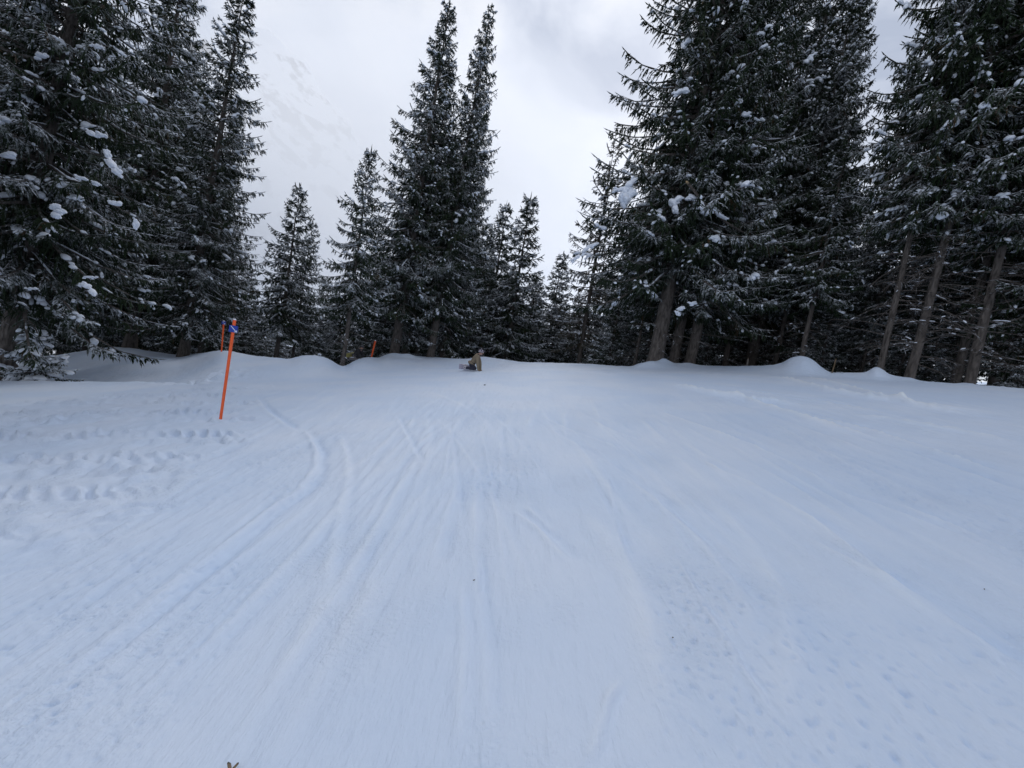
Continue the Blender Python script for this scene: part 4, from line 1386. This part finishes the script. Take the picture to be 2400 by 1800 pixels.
    tag(bo, board_label, 'snowboard', board_group)
    return body

M_SKIN = plain('skin', (0.50, 0.30, 0.23), 0.55, 0, 20, 0.06)
M_LIPS = plain('lips', (0.42, 0.17, 0.15), 0.5, 0, 20, 0.05)
GB = 'snowboards of the two riders'
pal1 = dict(jacket=plain('khaki_shell', (0.235, 0.185, 0.125), 0.75, 0.5, 9, 0.18), trousers=plain('navy_shell', (0.016, 0.017, 0.035), 0.7, 0.4, 9, 0.2), gloves=plain('tan_leather', (0.26, 0.19, 0.12), 0.7, 0.3, 25, 0.2),
            skin=M_SKIN, lips=M_LIPS, collar=plain('dark_collar', (0.03, 0.03, 0.035), 0.8, 0.3, 30, 0.2), frame=plain('dark_rubber', (0.02, 0.018, 0.018), 0.5), lens=plain('amber_lens', (0.26, 0.19, 0.03), 0.15, 0, 10, 0.15),
            hat=plain('dark_knit', (0.03, 0.032, 0.05), 0.9, 0.6, 60, 0.3), hat2=plain('pale_knit', (0.62, 0.56, 0.64), 0.9, 0.6, 60, 0.15), peak=True, boots=plain('pale_boots', (0.50, 0.48, 0.52), 0.6, 0.3, 14, 0.35),
            board=plain('lilac_board', (0.52, 0.49, 0.60), 0.35, 0, 5, 0.15), print=plain('dark_print', (0.05, 0.05, 0.07), 0.4))
yk = Y_at(869)
hk = ground_h(1104, yk)
rider(W(X_at(1104, yk, hk), yk, hk + 0.01), pal1, 'snowboarder in khaki jacket and patterned hat kneeling with gloves on the snow',
      'pale lilac snowboard on edge behind the kneeling rider', ((-0.40, -0.05, 0.115), 1.45, 0.27, R_(78), R_(84), R_(0)), GB)
pal2 = dict(jacket=plain('black_shell', (0.030, 0.030, 0.034), 0.75, 0.5, 9, 0.2), trousers=plain('grey_mottled', (0.17, 0.16, 0.17), 0.8, 0.5, 16, 0.5), gloves=plain('black_gloves', (0.02, 0.02, 0.022), 0.7),
            skin=M_SKIN, lips=M_LIPS, collar=plain('grey_scarf', (0.13, 0.13, 0.14), 0.85, 0.4, 30, 0.3), frame=pal1['frame'], lens=plain('grey_lens', (0.10, 0.10, 0.12), 0.15), hat=plain('grey_helmet', (0.10, 0.10, 0.11), 0.4, 0, 10, 0.3),
            hat2=plain('dark_trim', (0.035, 0.035, 0.04), 0.6), boots=pal1['frame'], board=plain('straw_board', (0.40, 0.36, 0.13), 0.4, 0, 6, 0.2), print=plain('black_print', (0.03, 0.03, 0.03), 0.4))
Y2 = 23.0
t_ = math.atan((842 - 900) / F)
h2 = HC - Y2 * math.tan(ALPHA + t_) - 0.12
rider(W(X_at(831, Y2, h2), Y2, h2), pal2, 'snowboarder in black jacket and helmet half hidden behind the snow lip',
      'straw yellow snowboard sticking up beside the half-hidden rider', ((-0.30, -0.02, 0.33), 1.35, 0.30, R_(68), R_(70), R_(-14)), GB)

# ------------------------------------------------------------------ bits lying on the snow
M_HUSK = plain('dry_husk', (0.20, 0.15, 0.10), 0.8, 0.4, 90, 0.35)
M_HUSKD = plain('dark_husk', (0.035, 0.028, 0.022), 0.8, 0.4, 90, 0.3)
def husk():
    yb_ = Y_at(1822)
    c = W(X_at(532, yb_), yb_, micro(np.array([X_at(532, yb_)]), np.array([yb_]))[0] + 0.004)
    root = empty('dry_plant_husk', c)
    k = 0.0019       # metres per photograph pixel here
    P = lambda a, b, h=0.0: a * k * CR + b * k * E2 * 1.45 + h * N_
    g = Geo()
    g.tube([P(2, -14), P(1, -4, 0.004), P(-1, 6, 0.006)], [0.0030, 0.0028, 0.0020], 6)
    g.build('stem', M_HUSK, root)
    for sgn, pts in ((-1, [(0, 2), (-4, 6), (-8, 9), (-12, 12), (-12, 14), (-6, 13.6), (-1, 10), (1, 5)]), (1, [(1, 3), (5, 6), (9, 8), (11, 12), (9, 14), (5, 14), (2, 10), (0.5, 6)])):
        V = [P(a, b, 0.006 + 0.0006 * abs(a) * 1.2) for a, b in pts] + [P(a, b, 0.0072 + 0.0006 * abs(a) * 1.2) for a, b in pts]
        n = len(pts)
        f = [tuple(range(n - 1, -1, -1)), tuple(range(n, 2 * n))] + [(i, (i + 1) % n, n + (i + 1) % n, n + i) for i in range(n)]
        w = mesh_obj('wing', V, f, M_HUSK, root)
        tip = [p for p in pts if p[1] > 11]
        V = [P(a, b, 0.0076 + 0.0006 * abs(a) * 1.2) for a, b in tip] + [P(a, b, 0.0082 + 0.0006 * abs(a) * 1.2) for a, b in tip]
        n = len(tip)
        mesh_obj('dark_tip', V, [tuple(range(n - 1, -1, -1)), tuple(range(n, 2 * n))] + [(i, (i + 1) % n, n + (i + 1) % n, n + i) for i in range(n)], M_HUSKD, w)
    tag(root, 'small dry forked brown husk on the snow at the bottom picture edge', 'plant bit')
husk()
def flake(u, v, size, label):
    y = Y_at(v)
    x = X_at(u, y)
    c = W(x, y, float(macro(np.array([x]), np.array([y]))[0] + micro(np.array([x]), np.array([y]))[0]) + 0.005)
    rng = np.random.RandomState(int(u))
    V, Fc = ICO1
    q = V * (1 + 0.25 * rng.randn(len(V), 1)) * np.array([1.0, 0.5, 0.35]) * size
    o = mesh_obj('bark_flake', q @ np.array([CR * 0.8 + E2 * 0.5, -CR * 0.5 + E2 * 0.8, N_]), Fc, M_HUSKD)
    o.location = c
    tag(o, label, 'bark flake', 'dark bark flakes on the snow')
flake(1136, 903, 0.045, 'dark bark flake on the snow just below the kneeling rider')
flake(2307, 1383, 0.007, 'tiny dark flake on the snow near the right picture edge')
flake(1111, 1365, 0.008, 'tiny dark flake on the snow in the middle of the run')
flake(1577, 1495, 0.006, 'tiny dark flake on the snow right of the middle')
